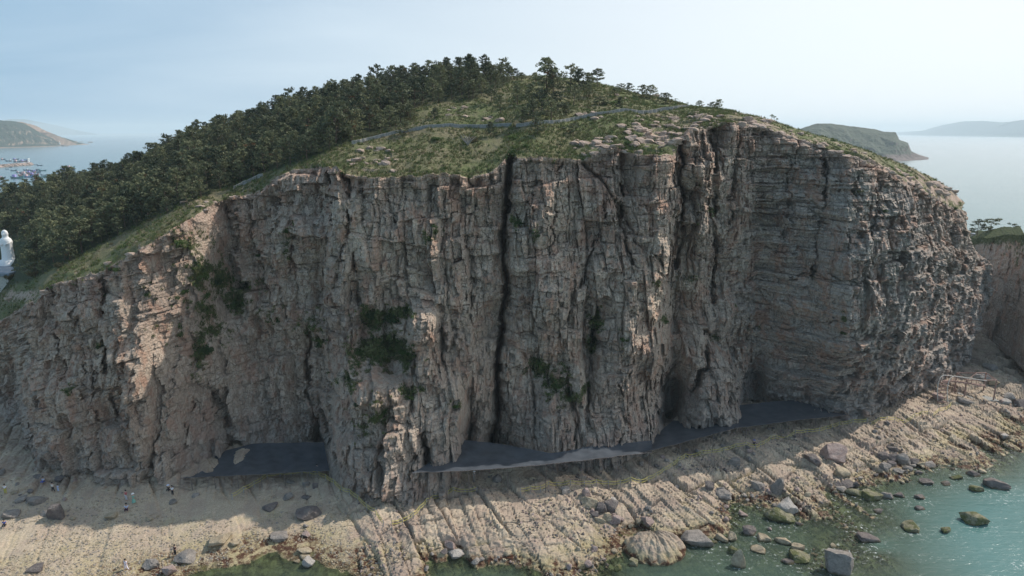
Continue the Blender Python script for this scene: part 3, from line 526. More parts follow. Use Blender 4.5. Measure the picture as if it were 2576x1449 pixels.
# ------------------------------------------------------------------ shore platform and sea bed
sp = [(0, 1205, 3.2), (200, 1215, 3), (400, 1228, 2.6), (600, 1200, 2.4), (700, 1210, 2.2), (900, 1245, 2.4), (0, 1260, 2.4), (200, 1290, 2), (0, 1330, 1.8), (300, 1330, 1.7), (600, 1330, 1.3), (850, 1330, 1.3), (760, 1280, 1.5), (0, 1440, 1.2), (200, 1449, .9), (320, 1449, .5), (450, 1400, .6), (600, 1395, .45), (430, 1449, .05), (560, 1440, -.15), (700, 1400, .05), (760, 1360, .6), (650, 1449, -.35), (780, 1420, -.3), (850, 1440, -.1), (900, 1380, .8), (930, 1449, .3), (1000, 1320, 2), (1000, 1400, 1.1), (1040, 1440, .5), (1100, 1300, 2.1), (1100, 1390, .8), (1090, 1440, -.4), (1160, 1435, -.4), (1130, 1415, -.1), (1200, 1330, 2), (1230, 1400, .7), (1290, 1440, -.4), (1230, 1435, -.3), (1270, 1420, .1), (1350, 1300, 2.1), (1350, 1400, 1), (1430, 1330, 1.8), (1430, 1430, .9), (1500, 1440, .7), (1540, 1380, .7), (1560, 1440, -.3), (1600, 1420, -.6), (1580, 1340, .3), (1640, 1280, 1.9), (1560, 1290, 1.7), (1730, 1240, 2.2), (1700, 1320, 1.1), (1655, 1370, .7), (1660, 1430, -.4), (1720, 1400, -.5), (1760, 1370, -.6), (1830, 1400, -.8), (1830, 1300, .8), (1800, 1330, .4), (1860, 1350, -.6), (1800, 1220, 2.1), (1860, 1270, .3), (1880, 1300, -.4), (1900, 1340, -.7), (1850, 1170, 2.4), (1940, 1230, 1.2), (1960, 1290, -.1), (2000, 1320, -.5), (2000, 1180, 1.8), (2070, 1230, .9), (2060, 1290, .15), (2130, 1180, 1.3), (2140, 1250, -.1), (2100, 1340, -.6), (2000, 1400, -1), (2200, 1200, .1), (2220, 1240, -.4), (2300, 1215, -.6), (2150, 1120, 2), (2250, 1130, 1.4), (2290, 1170, .0), (2350, 1100, 1.7), (2400, 1130, 1.1), (2360, 1160, .1), (2470, 1165, .7), (2525, 1140, .5), (2540, 1180, -.6), (2400, 1200, -.8), (2570, 1120, -.2), (2450, 1060, 1.6), (2510, 1080, .7), (2545, 1062, .12), (2576, 1050, .1), (2500, 1020, 2), (2576, 1000, 1.8), (2576, 1085, 0), (2400, 1040, 2.1), (2300, 1060, 2.3), (2050, 1100, 2.5), (2000, 1070, 3), (1700, 1170, 2.6), (1750, 1120, 3), (1500, 1220, 2.4), (1300, 1245, 2.4), (1250, 1200, 3), (1100, 1270, 2.5), (2300, 1300, -1.8), (2400, 1400, -2.8), (2200, 1400, -2), (2576, 1300, -3.5), (2180, 1360, -.12), (2230, 1405, -.15), (2120, 1330, -.2), (2060, 1390, -.15), (2010, 1430, -.1), (2150, 1300, -.15), (2240, 1320, -.35), (1950, 1390, -.5), (2000, 1449, -.8), (1800, 1449, -1), (2576, 1449, -5), (1680, 1449, -.8), (2470, 860, 6), (2460, 900, 4), (2520, 930, 3.8), (2500, 970, 2.6), (2576, 960, 4.5), (2440, 980, 2.8), (2640, 1100, -1), (2640, 1000, 1.2), (2700, 1200, -3), (-120, 1200, 3), (-120, 1400, 1.5)]
sx_, sy_ = zip(*[unproj_z(a, b_, c) for a, b_, c in sp]); sz_ = [c for *_, c in sp]
sx_ = list(sx_) + [-90, -30, 30, 90, 150, 170]; sy_ = list(sy_) + [60, 60, 60, 60, 70, 110]; sz_ = list(sz_) + [0, -1.5, -2.5, -5, -6, -6]
sf = rbf(sx_, sy_, sz_)
gx = np.arange(-110, 176, 1.); gy = np.arange(55, 206, 1.); SG = sf(*np.meshgrid(gx, gy, indexing='ij'))
_cap = np.where(gx[:, None] < 95, 3.0, 3.0 + (gx[:, None] - 95) * .2) + 0 * gy[None]; SG = np.where(SG > _cap - 1, _cap - 1 + np.tanh(np.maximum(SG - _cap + 1, 0)), SG)
def beachm(x, y):
    vx, vy = proj(x, y, 1.0); return np.clip((905 + 60 * fbm(x / 6, y / 6, 90, 3) - vx) / 60, 0, 1) * np.clip((vy - 1235) / 40, 0, 1)
def shore_h(x, y, detail=True, parts=False):
    x = np.asarray(x, float); y = np.asarray(y, float)
    b0 = bil(gx, gy, SG, x, y)
    wxx = x + .5 * fbm(x / 9, y / 9, 70, 3); wyy = y + .8 * fbm(x / 9 + 5, y / 9, 71, 3)
    ang = .36; wxx = wxx + 1.6 * fbm(x / 26, y / 26, 72, 2)
    qq = wxx * np.cos(ang) + wyy * np.sin(ang); ll = -wxx * np.sin(ang) + wyy * np.cos(ang)
    bm = beachm(x, y); pl = 1 - .86 * bm
    p, ed, kk = blocks(qq, ll, 2.1, 7.5, 73, .3, tilt=.28); p2, ed2, k2_ = blocks(qq - .12 * ll, ll, .75, 2.2, 74, .45, tilt=.5); p3, ed3, k3_ = blocks(qq + .1 * ll, ll, 6.5, 12, 75, .5, tilt=.1)
    amp = (.45 + .8 * np.clip(fbm(x / 12, y / 12, 77, 2) + .4, 0, 1)) * pl
    dpx = .1 * (qq + 1.2 * fbm(x / 10, y / 10, 83, 3)); base = b0 + pl * (1.0 * fbm(x / 9, y / 11, 84, 4) + .35 * fbm(qq / 2.2, ll / 7, 85, 4))
    lv = (base + dpx) / .5 + .6 * fbm(x / 5, y / 5, 86, 4); fl = np.floor(lv); fr = lv - fl; rise = np.clip((fr - .78) / .22, 0, 1); ter = (fl + rise * rise * (3 - 2 * rise)) * .5 + .5 * .25 * fr - dpx
    lv2 = (base + dpx * 2.2) / .23; f2_ = np.floor(lv2); r2_ = np.clip((lv2 - f2_ - .7) / .3, 0, 1); ter2 = (f2_ + r2_) * .23 - dpx * 2.2
    d = pl * (.38 * (ter - b0) + .5 * (base - b0)) + amp * ((p - .5) * .62 + (p2 - .5) * .22 + (p3 - .5) * .85 - .35 * np.exp(-(ed / .12) ** 2) - .16 * np.exp(-(ed2 / .07) ** 2) - .7 * np.exp(-(ed3 / .25) ** 2) + .16 * fbm(x / 1.1, y / 1.4, 81, 5, .65)) + .1 * bm * fbm(x / 1.5, y / 1.5, 79, 4) + .3 * bm * fbm(x / 5, y / 5, 80, 3)
    # ribs running out into the water on the east side
    cal = np.clip(.7 + .3 * np.clip(b0 + .6, 0, 1), 0, 1)
    z = b0 + d * cal
    if parts: return z, kk * .5 + k2_ * .3 + k3_ * .2, bm
    return z
ycl = tab([(-110, 134), (-70, 122), (-40, 116), (0, 114), (30, 124), (60, 140), (95, 158), (112, 196), (176, 204)])
xs_ = np.concatenate([np.arange(-106, 150, .25)]); NY = 385
vv = np.linspace(0, 1, NY)
SX, VV = np.meshgrid(xs_, vv, indexing='ij'); y0 = 73.; SY = y0 + (ycl(SX) - y0) * (VV ** 1.1)
SZ, stone, bmk = shore_h(SX, SY, parts=True)
tag(link('shore_rock_platform', grid_mesh('shore', SX, SY, SZ, {'tone': stone, 'beach': bmk}), M['shore']), kind='structure')
def ground_at(vx, vy):
    z = 1.0
    for k in range(8):
        x, y = unproj_z(vx, vy, z); z = .5 * z + .5 * max(float(shore_h(np.array([x]), np.array([y]))[0]), -.8)
    return float(x), float(y), float(z)
# ------------------------------------------------------------------ sea: fine near the shore, then one sheet to the horizon
wxs = np.concatenate([-np.geomspace(40000, 120, 30), np.arange(-115, 176, 1.), np.geomspace(180, 40000, 30)])
wys = np.concatenate([[-3000, -500, 0, 40], np.arange(55, 206, 1.), np.geomspace(212, 45000, 60)])
WX, WY = np.meshgrid(wxs, wys, indexing='ij')
dep = np.full(WX.shape, 12.0); inn = (WX > -108) & (WX < 174) & (WY > 56) & (WY < 204)
dep[inn] = np.maximum(-bil(gx, gy, SG, WX, WY) - .35 * fbm(WX / 9, WY / 11, 84, 4), 0)[inn] * .9 + .15
edgeb = np.clip(np.maximum(np.abs(WX - 30) - 110, 0) / 30, 0, 1); dep = np.where(inn, dep + 6 * edgeb * (WX > 100), dep)
dep = np.where((WY <= 56) & (WY > -600) & (np.abs(WX) < 200), np.clip(.5 + (56 - WY) / 10, 0, 8), dep)
vxx, vyy = proj(WX, np.maximum(WY, 30), 0)
foam = np.zeros_like(dep)
for (x, y, a, b_, v) in [(2160, 1330, 40, 14, 1), (2200, 1385, 30, 26, .9), (2120, 1395, 30, 20, .5), (2560, 1420, 24, 14, 1), (2540, 1260, 30, 10, .8), (2540, 1225, 30, 6, .6), (1960, 1400, 30, 24, .4), (1830, 1420, 40, 20, .4), (2330, 1400, 30, 10, .5), (500, 1425, 90, 5, .8), (2420, 1400, 30, 6, .5)]:
    foam = np.maximum(foam, v * np.exp(-((vxx - x) / a) ** 2 - ((vyy - y) / b_) ** 2) * inn)
_sh = np.exp(-((dep - .22) / .12) ** 2) * inn * (WX > 20) * .55
foam = np.maximum(foam, _sh)
tag(link('sea', grid_mesh('sea', WX, WY, WX * 0, {'depth': dep, 'foam': foam}, smooth=True), M['water']), kind='structure')
# sea bed sheet so that no gap shows beyond the platform
tag(link('sea_bed', grid_mesh('sea_bed', *np.meshgrid([-300., 300.], [-200., 72.9], indexing='ij'), np.full((2, 2), -2.2), {'tone': np.zeros((2, 2)), 'beach': np.zeros((2, 2))}), M['shore']), kind='structure')
# ================================================================== far land, side cliff
def far_island(name, outline, zbase_y, D0, depth, mat, label, seed, n=260, m=60, rough=6.0, kind='structure'):
    """hill island: skyline given in picture px, standing on the sea at distance D0"""
    o = np.array(outline, float); vx = np.linspace(o[0, 0], o[-1, 0], n); vy = np.interp(vx, o[:, 0], o[:, 1])
    xb, yb = unproj_z(vx, np.interp(vx, [p[0] for p in zbase_y], [p[1] for p in zbase_y]), 0)
    _, _, zt = unproj(vx, vy, yb + depth * .5); zt = np.maximum(zt, 0)
    xt = (vx - 1288) / FV * ((yb + depth * .5) * CP + (H - zt) * SP)
    t = np.linspace(0, 1, m)[None]
    prof = np.where(t < .12, t / .12 * .12, np.where(t < .5, .12 + .88 * np.clip((t - .12) / .38, 0, 1) ** .7, np.cos((t - .5) / .5 * np.pi / 2)))
    XX = xb[:, None] + (xt - xb)[:, None] * np.minimum(t / .5, 1); YY = yb[:, None] + depth * t
    nse = fbm(XX / (depth * .1), YY / (depth * .1), seed, 5)
    ZZ = zt[:, None] * prof; w_ = np.clip(ZZ / 14, 0, 1) * np.clip((.5 - t) * 6, 0.25, 1)
    ZZ = ZZ + (nse * rough + rough * .55 * fbm(XX / 22, YY / 22, seed + 11, 3)) * w_ - 1.2 * (t == 0) - .5; YY = YY + rough * 1.6 * fbm(XX / 40, ZZ / 30, seed + 3, 4) * w_
    return tag(link(name, grid_mesh(name, XX, YY, ZZ), mat), label, kind=kind)
isl = mat_far('island_rock', (.016, .026, .015), (.36, .25, .19), 4); isl2 = mat_far('headland_rock', (.05, .06, .04), (.17, .13, .115), 14); isl3 = mat_far('far_hills', (.03, .04, .035), (.08, .08, .07), 2)
far_island('far_left_island', [(-260, 330), (-180, 300), (-60, 296), (0, 303), (40, 305), (60, 311), (85, 325), (110, 338), (130, 347), (145, 356), (156, 364), (170, 367)], [(-260, 380), (0, 373), (100, 370), (170, 367)], 2500, 500, isl, 'green wooded island with a pale rocky shore across the bay', 5, rough=15, n=420, m=90)
far_island('right_headland', [(1960, 372), (2000, 335), (2010, 329), (2035, 317), (2060, 311), (2090, 311), (2150, 318), (2200, 325), (2235, 332), (2254, 333), (2262, 350), (2285, 358), (2293, 380), (2310, 388), (2340, 397), (2368, 402)], [(1960, 408), (2250, 406), (2368, 403)], 1500, 330, isl2, 'hazy rocky headland island behind the cliff', 6, rough=9, n=420, m=90)
far_island('distant_right_island', [(2276, 332), (2340, 328), (2390, 312), (2430, 305), (2480, 304), (2530, 308), (2576, 302), (2640, 300), (2700, 318), (2760, 330)], [(2276, 340), (2576, 345), (2760, 344)], 8000, 1800, isl3, 'pale distant hills on the right horizon', 7, rough=14)
far_island('distant_left_hills', [(-100, 318), (20, 300), (60, 300), (120, 312), (190, 330)], [(-100, 341), (190, 340)], 9000, 1800, isl3, 'faint distant hills on the left horizon', 9, rough=10)
# skerries off the left island
for k, (x, y, wv) in enumerate([(165, 357, 5), (190, 357.5, 6), (205, 357.6, 4), (228, 359, 6), (163, 368, 8)]):
    px, py = unproj_z(x, y, 0); bm = bmesh.new(); bmesh.ops.create_icosphere(bm, subdivisions=2, radius=1)
    for v in bm.verts: v.co *= 1 + .3 * (random.random() - .5)
    me = bm_done(bm, 'skerry'); L = py / FV * wv
    tag(link('skerry', me, M['dark'], loc=(px, py, 0), scale=(L, L, L * .5)), 'small dark rock islet in the sea beyond the left island', 'rock islet', 'rock islets off the left island')
# side cliff on the right
yT2 = tab([(2400, 602), (2440, 600), (2480, 598), (2530, 590), (2576, 588), (2600, 640), (2660, 900), (2800, 1060)]); yB2 = tab([(2400, 800), (2440, 822), (2470, 850), (2520, 884), (2576, 930), (2680, 1000), (2800, 1080)])
n2, m2 = 260, 180; s2 = np.linspace(2400, 2790, n2); S2, T2 = np.meshgrid(s2, np.linspace(0, 1, m2), indexing='ij')
V2 = yT2(S2) + (yB2(S2) - yT2(S2)) * T2
_, yb_ = unproj_z(s2, yB2(s2), 5.0); D2 = yb_[:, None] + (1 - T2) ** 1.2 * 16
X2, Y2, Z2 = unproj(S2, V2, D2); rr2, ee2, kk2 = blocks(X2 - Y2, Z2, 3, 2.6, 401, .5, tilt=.4); r5, e5, k5 = blocks(X2 - Y2, Z2, 1.1, .9, 402, .5, tilt=.5)
bul = 3.2 * fbm((X2 - Y2) / 16, Z2 / 18, 403, 4) + (rr2 - .5) * 2.2 + (r5 - .5) * 1.1 + .5 * fbm((X2 - Y2) / 2, Z2 / 2, 407, 4)
X2 = X2 + .5 * bul; Y2 = Y2 + bul
X2 = np.concatenate([X2[:, :1] + 30, X2[:, :1] + 6, X2], 1); Y2 = np.concatenate([Y2[:, :1] + 60, Y2[:, :1] + 10, Y2], 1); Z2 = np.concatenate([Z2[:, :1] - 14, Z2[:, :1] + .6, Z2], 1)
e2_ = lambda A: np.concatenate([A[:, :1], A[:, :1], A], 1)
veg2 = np.exp(-T2 * 9) * .75 + .3 * np.clip(fbm(S2 / 40, V2 / 30, 405, 3) * 2, 0, 1)
tag(link('side_cliff', grid_mesh('side_cliff', X2, Y2, Z2, {'tone': e2_(kk2), 'rim': e2_(.3 + 0 * T2), 'veg': e2_(veg2)}, flip=True), M['cliff']), kind='structure')

# ================================================================== plants
def leaf_quads(rs, n, size, flat=.5):
    """n leaf tufts: two triangles each, random tilt biased upwards"""
    V, Fc = [], []
    for i in range(n):
        nrm = Vector((rs.normal(), rs.normal(), rs.normal() * (1 - flat) + flat * 1.6)); nrm.normalize()
        a = nrm.orthogonal().normalized(); a.rotate(Matrix.Rotation(rs.rand() * 6.28, 3, nrm)); b_ = nrm.cross(a)
        s = size * (.6 + .8 * rs.rand()); V.append((a, b_, nrm, s))
    return V
def add_leaves(verts, faces, c, rx, rz, n, size, rs, flat=.5):
    for a, b_, nn, s in leaf_quads(rs, n, size, flat):
        d = Vector((rs.normal(), rs.normal(), rs.normal())); d.normalize(); r_ = rs.rand() ** .4
        p = Vector((c[0] + d.x * rx * r_, c[1] + d.y * rx * r_, c[2] + d.z * rz * r_))
        k = len(verts); verts += [p - a * s, p + b_ * s * .42 + nn * s * .12, p + a * s, p - b_ * s * .42]
        faces.append((k, k + 1, k + 2, k + 3))
def tree_meshes(seed, hgt=1.0, spread=.42, nb=17, leaf=.042, dens=21, trunk_clear=.28, lean=.05, layered=1.0):
    rs = np.random.RandomState(seed); verts, faces = [], []; bm = bmesh.new()
    tp = [Vector((0, 0, -.06))]
    for k in range(1, 6): tp.append(Vector((lean * k / 5 + rs.normal() * .012, rs.normal() * .012, hgt * .93 * k / 5)))
    for k in range(5): bm_tube(bm, tp[k], tp[k + 1], .022 * (1 - k / 6), .022 * (1 - (k + 1) / 6), 6)
    for i in range(nb):
        q_ = (i + .5 * rs.rand()) / nb; hh = trunk_clear + (1 - trunk_clear) * q_; az = i * 2.4 + rs.rand()
        L = spread * (1 - .72 * q_ ** 1.6) * (.65 + .5 * rs.rand()); t_ = hh * .93; k = min(4, int(t_ / .93 * 5)); base = tp[k].lerp(tp[k + 1], t_ / .93 * 5 - k)
        tip = base + Vector((math.cos(az) * L, math.sin(az) * L, L * .28 * rs.rand() + .02)); bm_tube(bm, base, tip, .008, .003, 4)
        for cc in (.55, 1.0):
            c = base.lerp(tip, cc); add_leaves(verts, faces, (c.x + rs.normal() * .02, c.y + rs.normal() * .02, c.z + .015), .1 * (.6 + .7 * rs.rand()), (.035 + .05 * rs.rand()) / layered, dens, leaf, rs, .35)
    add_leaves(verts, faces, (tp[5].x, tp[5].y, hgt * .95), .07, .05, dens, leaf, rs, .3)
    return bm_done(bm, 'trunk'), mesh_from('crown', verts, faces)
TREES = [tree_meshes(10 + i, spread=[.36, .4, .33, .44, .38, .34][i], nb=[18, 16, 20, 17, 19, 15][i], lean=[.05, .1, 0, -.05, .12, .03][i], trunk_clear=[.2, .26, .16, .22, .15, .3][i]) for i in range(6)]
for tm, cm in TREES: tm.materials.append(M['bark']); cm.materials.append(M['pine'])
def shrub_mesh(seed, n=420, flat=.2, leaf=.1, lobes=9, name='foliage'):
    rs = np.random.RandomState(seed); v, fc = [], []
    for k in range(lobes):
        a = rs.rand() * 6.28; r_ = .55 * rs.rand() ** .5; add_leaves(v, fc, (math.cos(a) * r_, math.sin(a) * r_, .18 + .42 * rs.rand() * (1 - r_)), .33, .24, n // lobes, leaf, rs, flat)
    return mesh_from(name, v, fc)
SHR = [shrub_mesh(50 + i) for i in range(5)]
def pine(p, h, i=None, label=None, group=None, wide=1.0, name='pine_tree', rz=None):
    i = random.randrange(6) if i is None else i; tm, cm = TREES[i]
    r_ = empty(name, p, random.random() * 6.28 if rz is None else rz); r_.scale = (h * wide, h * wide, h)
    t_ = bpy.data.objects.new('trunk', tm); c_ = bpy.data.objects.new('crown', cm); COL.objects.link(t_); COL.objects.link(c_); t_.parent = r_; c_.parent = r_
    tag(r_, label, 'pine tree', group); return r_
# forest: darts thrown on the hill, nearest trees as things, the rest as one wood
ii = np.where(forest > .35); cand = RS.permutation(len(ii[0])); pts = []; cell = {}
tb = lambda vx: 1
for c in cand:
    a, b_ = ii[0][c], ii[1][c]; x, y, z = HX[a, b_], HY[a, b_], HZ[a, b_]
    if b_ < 8 or (hv[0][a, b_] < 66 and hv[1][a, b_] > 600 and hv[1][a, b_] < 735 and hv[0][a, b_] > -60): continue
    dmin = 2.7 + .012 * max(0, y - 130); key = (int(x / 3.5), int(y / 3.5)); ok = True
    for dx in (-1, 0, 1):
        for dy in (-1, 0, 1):
            for (px, py, *_z) in cell.get((key[0] + dx, key[1] + dy), ()):
                if (px - x) ** 2 + (py - y) ** 2 < dmin ** 2: ok = False
    if ok: cell.setdefault(key, []).append((x, y)); pts.append((x, y, z, hv[0][a, b_], hv[1][a, b_], forest[a, b_], b_))
pts.sort(key=lambda p: p[1]); near = [p for p in pts if -60 < p[3] < 1400]
# things: the ones along the open front edge and the skyline first, then the nearest
edge_t = [p for p in near if p[6] > NR - 14][:110]; es = set(id(p) for p in edge_t)
front = [p for p in near if id(p) not in es][:300 - len(edge_t)]
def th(p): return (3.5 + 3.0 * random.random() ** 1.6 + (1.3 if random.random() < .08 else 0)) * (.72 if p[5] < .9 else 1) * (.8 if p[6] > NR - 24 else 1)
def zone_of(vx): return 'above the far left statue' if vx < 160 else 'on the lower left slope' if vx < 420 else 'behind the short wall' if vx < 700 else 'behind the left terrace' if vx < 950 else 'near the summit clearing'
def size_of(h): return 'tall' if h > 5.6 else 'mid sized' if h > 4.2 else 'low'
for p in edge_t: hh = th(p); pine((p[0], p[1], p[2] - .1), hh, label=f'{size_of(hh)} dark pine on the skyline of the wood {zone_of(p[3])}', group='pines along the skyline of the wood', wide=1.1)
for p in front: hh = th(p); pine((p[0], p[1], p[2] - .1), hh, label=f'{size_of(hh)} dark pine in the front of the wood {zone_of(p[3])}', group='pines at the front of the wood', wide=1.1)
fs = set(id(p) for p in front) | es; rest = [p for p in pts if id(p) not in fs]
# one wood for the rest, instanced by geometry nodes
tc_col = bpy.data.collections.new('wood_sources')
for i, (tm, cm) in enumerate(TREES):
    bm = bmesh.new(); bm.from_mesh(tm); k0 = len(bm.faces); bm.from_mesh(cm)
    for j, f_ in enumerate(bm.faces): f_.material_index = 0 if j < k0 else 1
    me = bm_done(bm, 'wood_tree'); me.materials.append(M['bark']); me.materials.append(M['pine'])
    o_ = bpy.data.objects.new('wood_tree', me); tc_col.objects.link(o_)
def scatter(name, points, scales, coll, label=None, rotx=0):
    me = bpy.data.meshes.new(name); me.vertices.add(len(points)); me.vertices.foreach_set('co', np.array(points, np.float32).reshape(-1))
    at = me.attributes.new('size', 'FLOAT', 'POINT'); at.data.foreach_set('value', np.array(scales, np.float32))
    o = link(name, me); ng = bpy.data.node_groups.new(name, 'GeometryNodeTree')
    ng.interface.new_socket('Geometry', in_out='INPUT', socket_type='NodeSocketGeometry'); ng.interface.new_socket('Geometry', in_out='OUTPUT', socket_type='NodeSocketGeometry')
    gi = ng.nodes.new('NodeGroupInput'); go = ng.nodes.new('NodeGroupOutput'); ip = ng.nodes.new('GeometryNodeInstanceOnPoints'); ci = ng.nodes.new('GeometryNodeCollectionInfo')
    mtp = ng.nodes.new('GeometryNodeMeshToPoints')
    ci.inputs['Collection'].default_value = coll; ci.inputs['Separate Children'].default_value = True; ci.inputs['Reset Children'].default_value = True
    ip.inputs['Pick Instance'].default_value = True
    rv = ng.nodes.new('FunctionNodeRandomValue'); rv.data_type = 'FLOAT_VECTOR'; rv.inputs[0].default_value = (-rotx, -rotx, 0); rv.inputs[1].default_value = (rotx, rotx, 6.28)
    na = ng.nodes.new('GeometryNodeInputNamedAttribute'); na.data_type = 'FLOAT'; na.inputs[0].default_value = 'size'
    ng.links.new(gi.outputs[0], mtp.inputs[0]); ng.links.new(mtp.outputs[0], ip.inputs['Points']); ng.links.new(ci.outputs[0], ip.inputs['Instance'])
    ng.links.new(rv.outputs[0], ip.inputs['Rotation']); ng.links.new(na.outputs[0], ip.inputs['Scale']); ng.links.new(ip.outputs[0], go.inputs[0])
    md = o.modifiers.new('scatter', 'NODES'); md.node_group = ng; return tag(o, label, kind='stuff')
scatter('pine_wood', [(p[0], p[1], p[2] - .1) for p in rest], [th(p) for p in rest], tc_col, 'dense dark pine wood covering the left slope of the hill')
# single trees on the open summit: base x, base y, height in px, width factor, label
ST = [(1372, 238, 82, 1.0, 'tallest ragged pine left of the bare summit, taller than its neighbours'), (1392, 240, 62, 1.0, 'pine close behind the right side of the tallest summit pine'), (1433, 222, 52, 1.1, 'pine with a spreading top between the tallest pine and the round one'), (1452, 232, 52, 1.1, 'bushy pine just left of the round summit pine'), (1500, 214, 40, 1.35, 'round dense pine at the right end of the summit grove'),
 (1478, 226, 38, 1.2, 'low dark pine under the round summit pine'), (1345, 214, 30, 1.2, 'small pine on the skyline left of the tallest pine'), (1290, 200, 24, 1.7, 'low flat topped pine on the skyline above the grassy gap'), (1312, 205, 20, 1.6, 'small green pine by the grassy gap on the skyline'), (1255, 205, 40, .8, 'slim pine standing clear at the right end of the wood'),
 (1581, 232, 26, 1.1, 'pointed pine of the pair on the skyline right of the summit'), (1562, 226, 18, 1.9, 'flat spreading pine of the pair right of the summit'), (1612, 246, 30, 1.3, 'wide pine on the skyline halfway down the ridge'), (1634, 248, 30, 1.5, 'broad dark pine beside the wide pine on the ridge'), (1671, 262, 26, 1.9, 'round dark pine bush on the bare ridge skyline'),
 (1758, 268, 18, 1.4, 'small pine left of the umbrella shaped tree'), (1786, 270, 18, 1.6, 'dark bushy pine touching the umbrella shaped tree'), (1803, 277, 24, 1.3, 'umbrella shaped pine with a bare trunk on the ridge'),
 (1336, 262, 46, 1.1, 'pine below the tallest summit pine on its left'), (1362, 285, 56, 1.1, 'dark pine on the slope under the tallest pine'), (1400, 284, 48, 1.1, 'dark pine on the slope right of the crack'), (1385, 306, 50, 1.2, 'pine standing just above the low wall and the crack'), (1340, 312, 54, 1.1, 'pine at the head of the crack above the wall'), (1312, 318, 44, 1.2, 'dark pine left of the crack by the low wall'),
 (1350, 338, 40, 1.3, 'bushy pine in front of the low wall at the crack'), (1300, 262, 46, .9, 'pine on the brown slope left of the grassy gap'), (1258, 288, 44, .9, 'single pine in the clearing above the boulders'), (1232, 262, 44, 1.0, 'pine at the right edge of the wood above the clearing'), (1190, 246, 44, 1.0, 'pine on the edge of the wood above the pale ledges'), (1440, 262, 46, 1.1, 'pine below the summit grove on the slope'), (1420, 290, 26, 1.6, 'dark bush pine right of the crack head'), (1232, 344, 36, 1.0, 'young pine just below the low wall left of the crack'),
 (1555, 276, 28, .9, 'narrow young pine growing at the low wall'), (1030, 300, 40, 1.1, 'pine at the corner of the wood beside the first ledges'), (1018, 340, 34, 1.3, 'broad dark pine in front of the left end of the low wall'), (1440, 336, 30, 1.6, 'spreading pine bush between wall and cliff rim'), (1090, 300, 26, 1.1, 'small pine left of the pale stacked ledges'), (1200, 228, 48, 1.1, 'pine inside the top of the wood near the skyline'), (1480, 246, 32, 1.3, 'pine low on the slope below the round pine'), (1508, 262, 20, 2.0, 'leaning dark bush pine on the open slope'), (1543, 245, 20, 1.8, 'dark wind bent bush near the skyline rocks')]
for x, y, hp, wd, lab in ST:
    p = hill_at(x, y); dist = math.hypot(p[1], p[2] - H); pine((p[0], p[1], p[2] - .1), hp / FV * dist * 1.06, label=lab, wide=wd * 1.12)
# three thin umbrella trees on the right crest
p = hill_at(1944, 312)
def thin_tree(loc, h, label, rs_seed, name='tree', cat='tree', mat='leaf', top=.45, tiers=3, spread=.3):
    rs = np.random.RandomState(rs_seed); bm = bmesh.new(); v, fc = [], []; bm_tube(bm, (0, 0, -.3), (0, 0, h * .6), h * .02, h * .014, 5)
    for k in range(tiers * 2):
        a = rs.rand() * 6.28; zz = h * (top + (1 - top) * (k + 1) / (tiers * 2)); L = h * spread * (.5 + .6 * rs.rand()); tip = (math.cos(a) * L, math.sin(a) * L, zz); bm_tube(bm, (0, 0, zz - h * .2), tip, h * .01, h * .005, 4)
        add_leaves(v, fc, tip, h * .17, h * .06, 46, h * .045, rs, .6)
    bm_tube(bm, (0, 0, h * .6), (0, 0, h * .93), h * .014, h * .005, 5); add_leaves(v, fc, (0, 0, h * .95), h * .14, h * .06, 40, h * .045, rs, .6)
    r_ = tag(empty(name, loc), label, cat); link('trunk', bm_done(bm, 'trunk'), M['bark'], r_); link('crown', mesh_from('crown', v, fc), M[mat], r_); return r_
for dx, h_, lab in [(-7, 15, 'left thin tree of the little group on the right crest'), (0, 14, 'middle thin tree of the little group on the right crest'), (8, 11, 'right and lowest thin tree of the little group on the crest')]:
    q_ = hill_at(1944 + dx, 304); thin_tree((q_[0], q_[1], q_[2]), h_ / FV * q_[1] * 1.15, lab, int(50 + dx), top=.7, tiers=2, spread=.22)
# trees on the plateau behind the right corner
for x, y, D_, h_, lab, sd_ in [(2457, 586, 195, 34, 'bushy dark pine against the sea at the right corner, left of the pair', 3), (2489, 588, 192, 38, 'layered open pine against the sea right of the bushy one', 4), (2546, 588, 196, 24, 'small sparse layered pine on the green plateau at the right edge', 5)]:
    x_, y_, z_ = unproj(x, y + 10, D_); thin_tree((x_, y_, z_), (h_ + 10) / FV * D_ * 1.02, lab, sd_, 'pine_tree', 'pine tree', 'pine', .3, 6, .42)
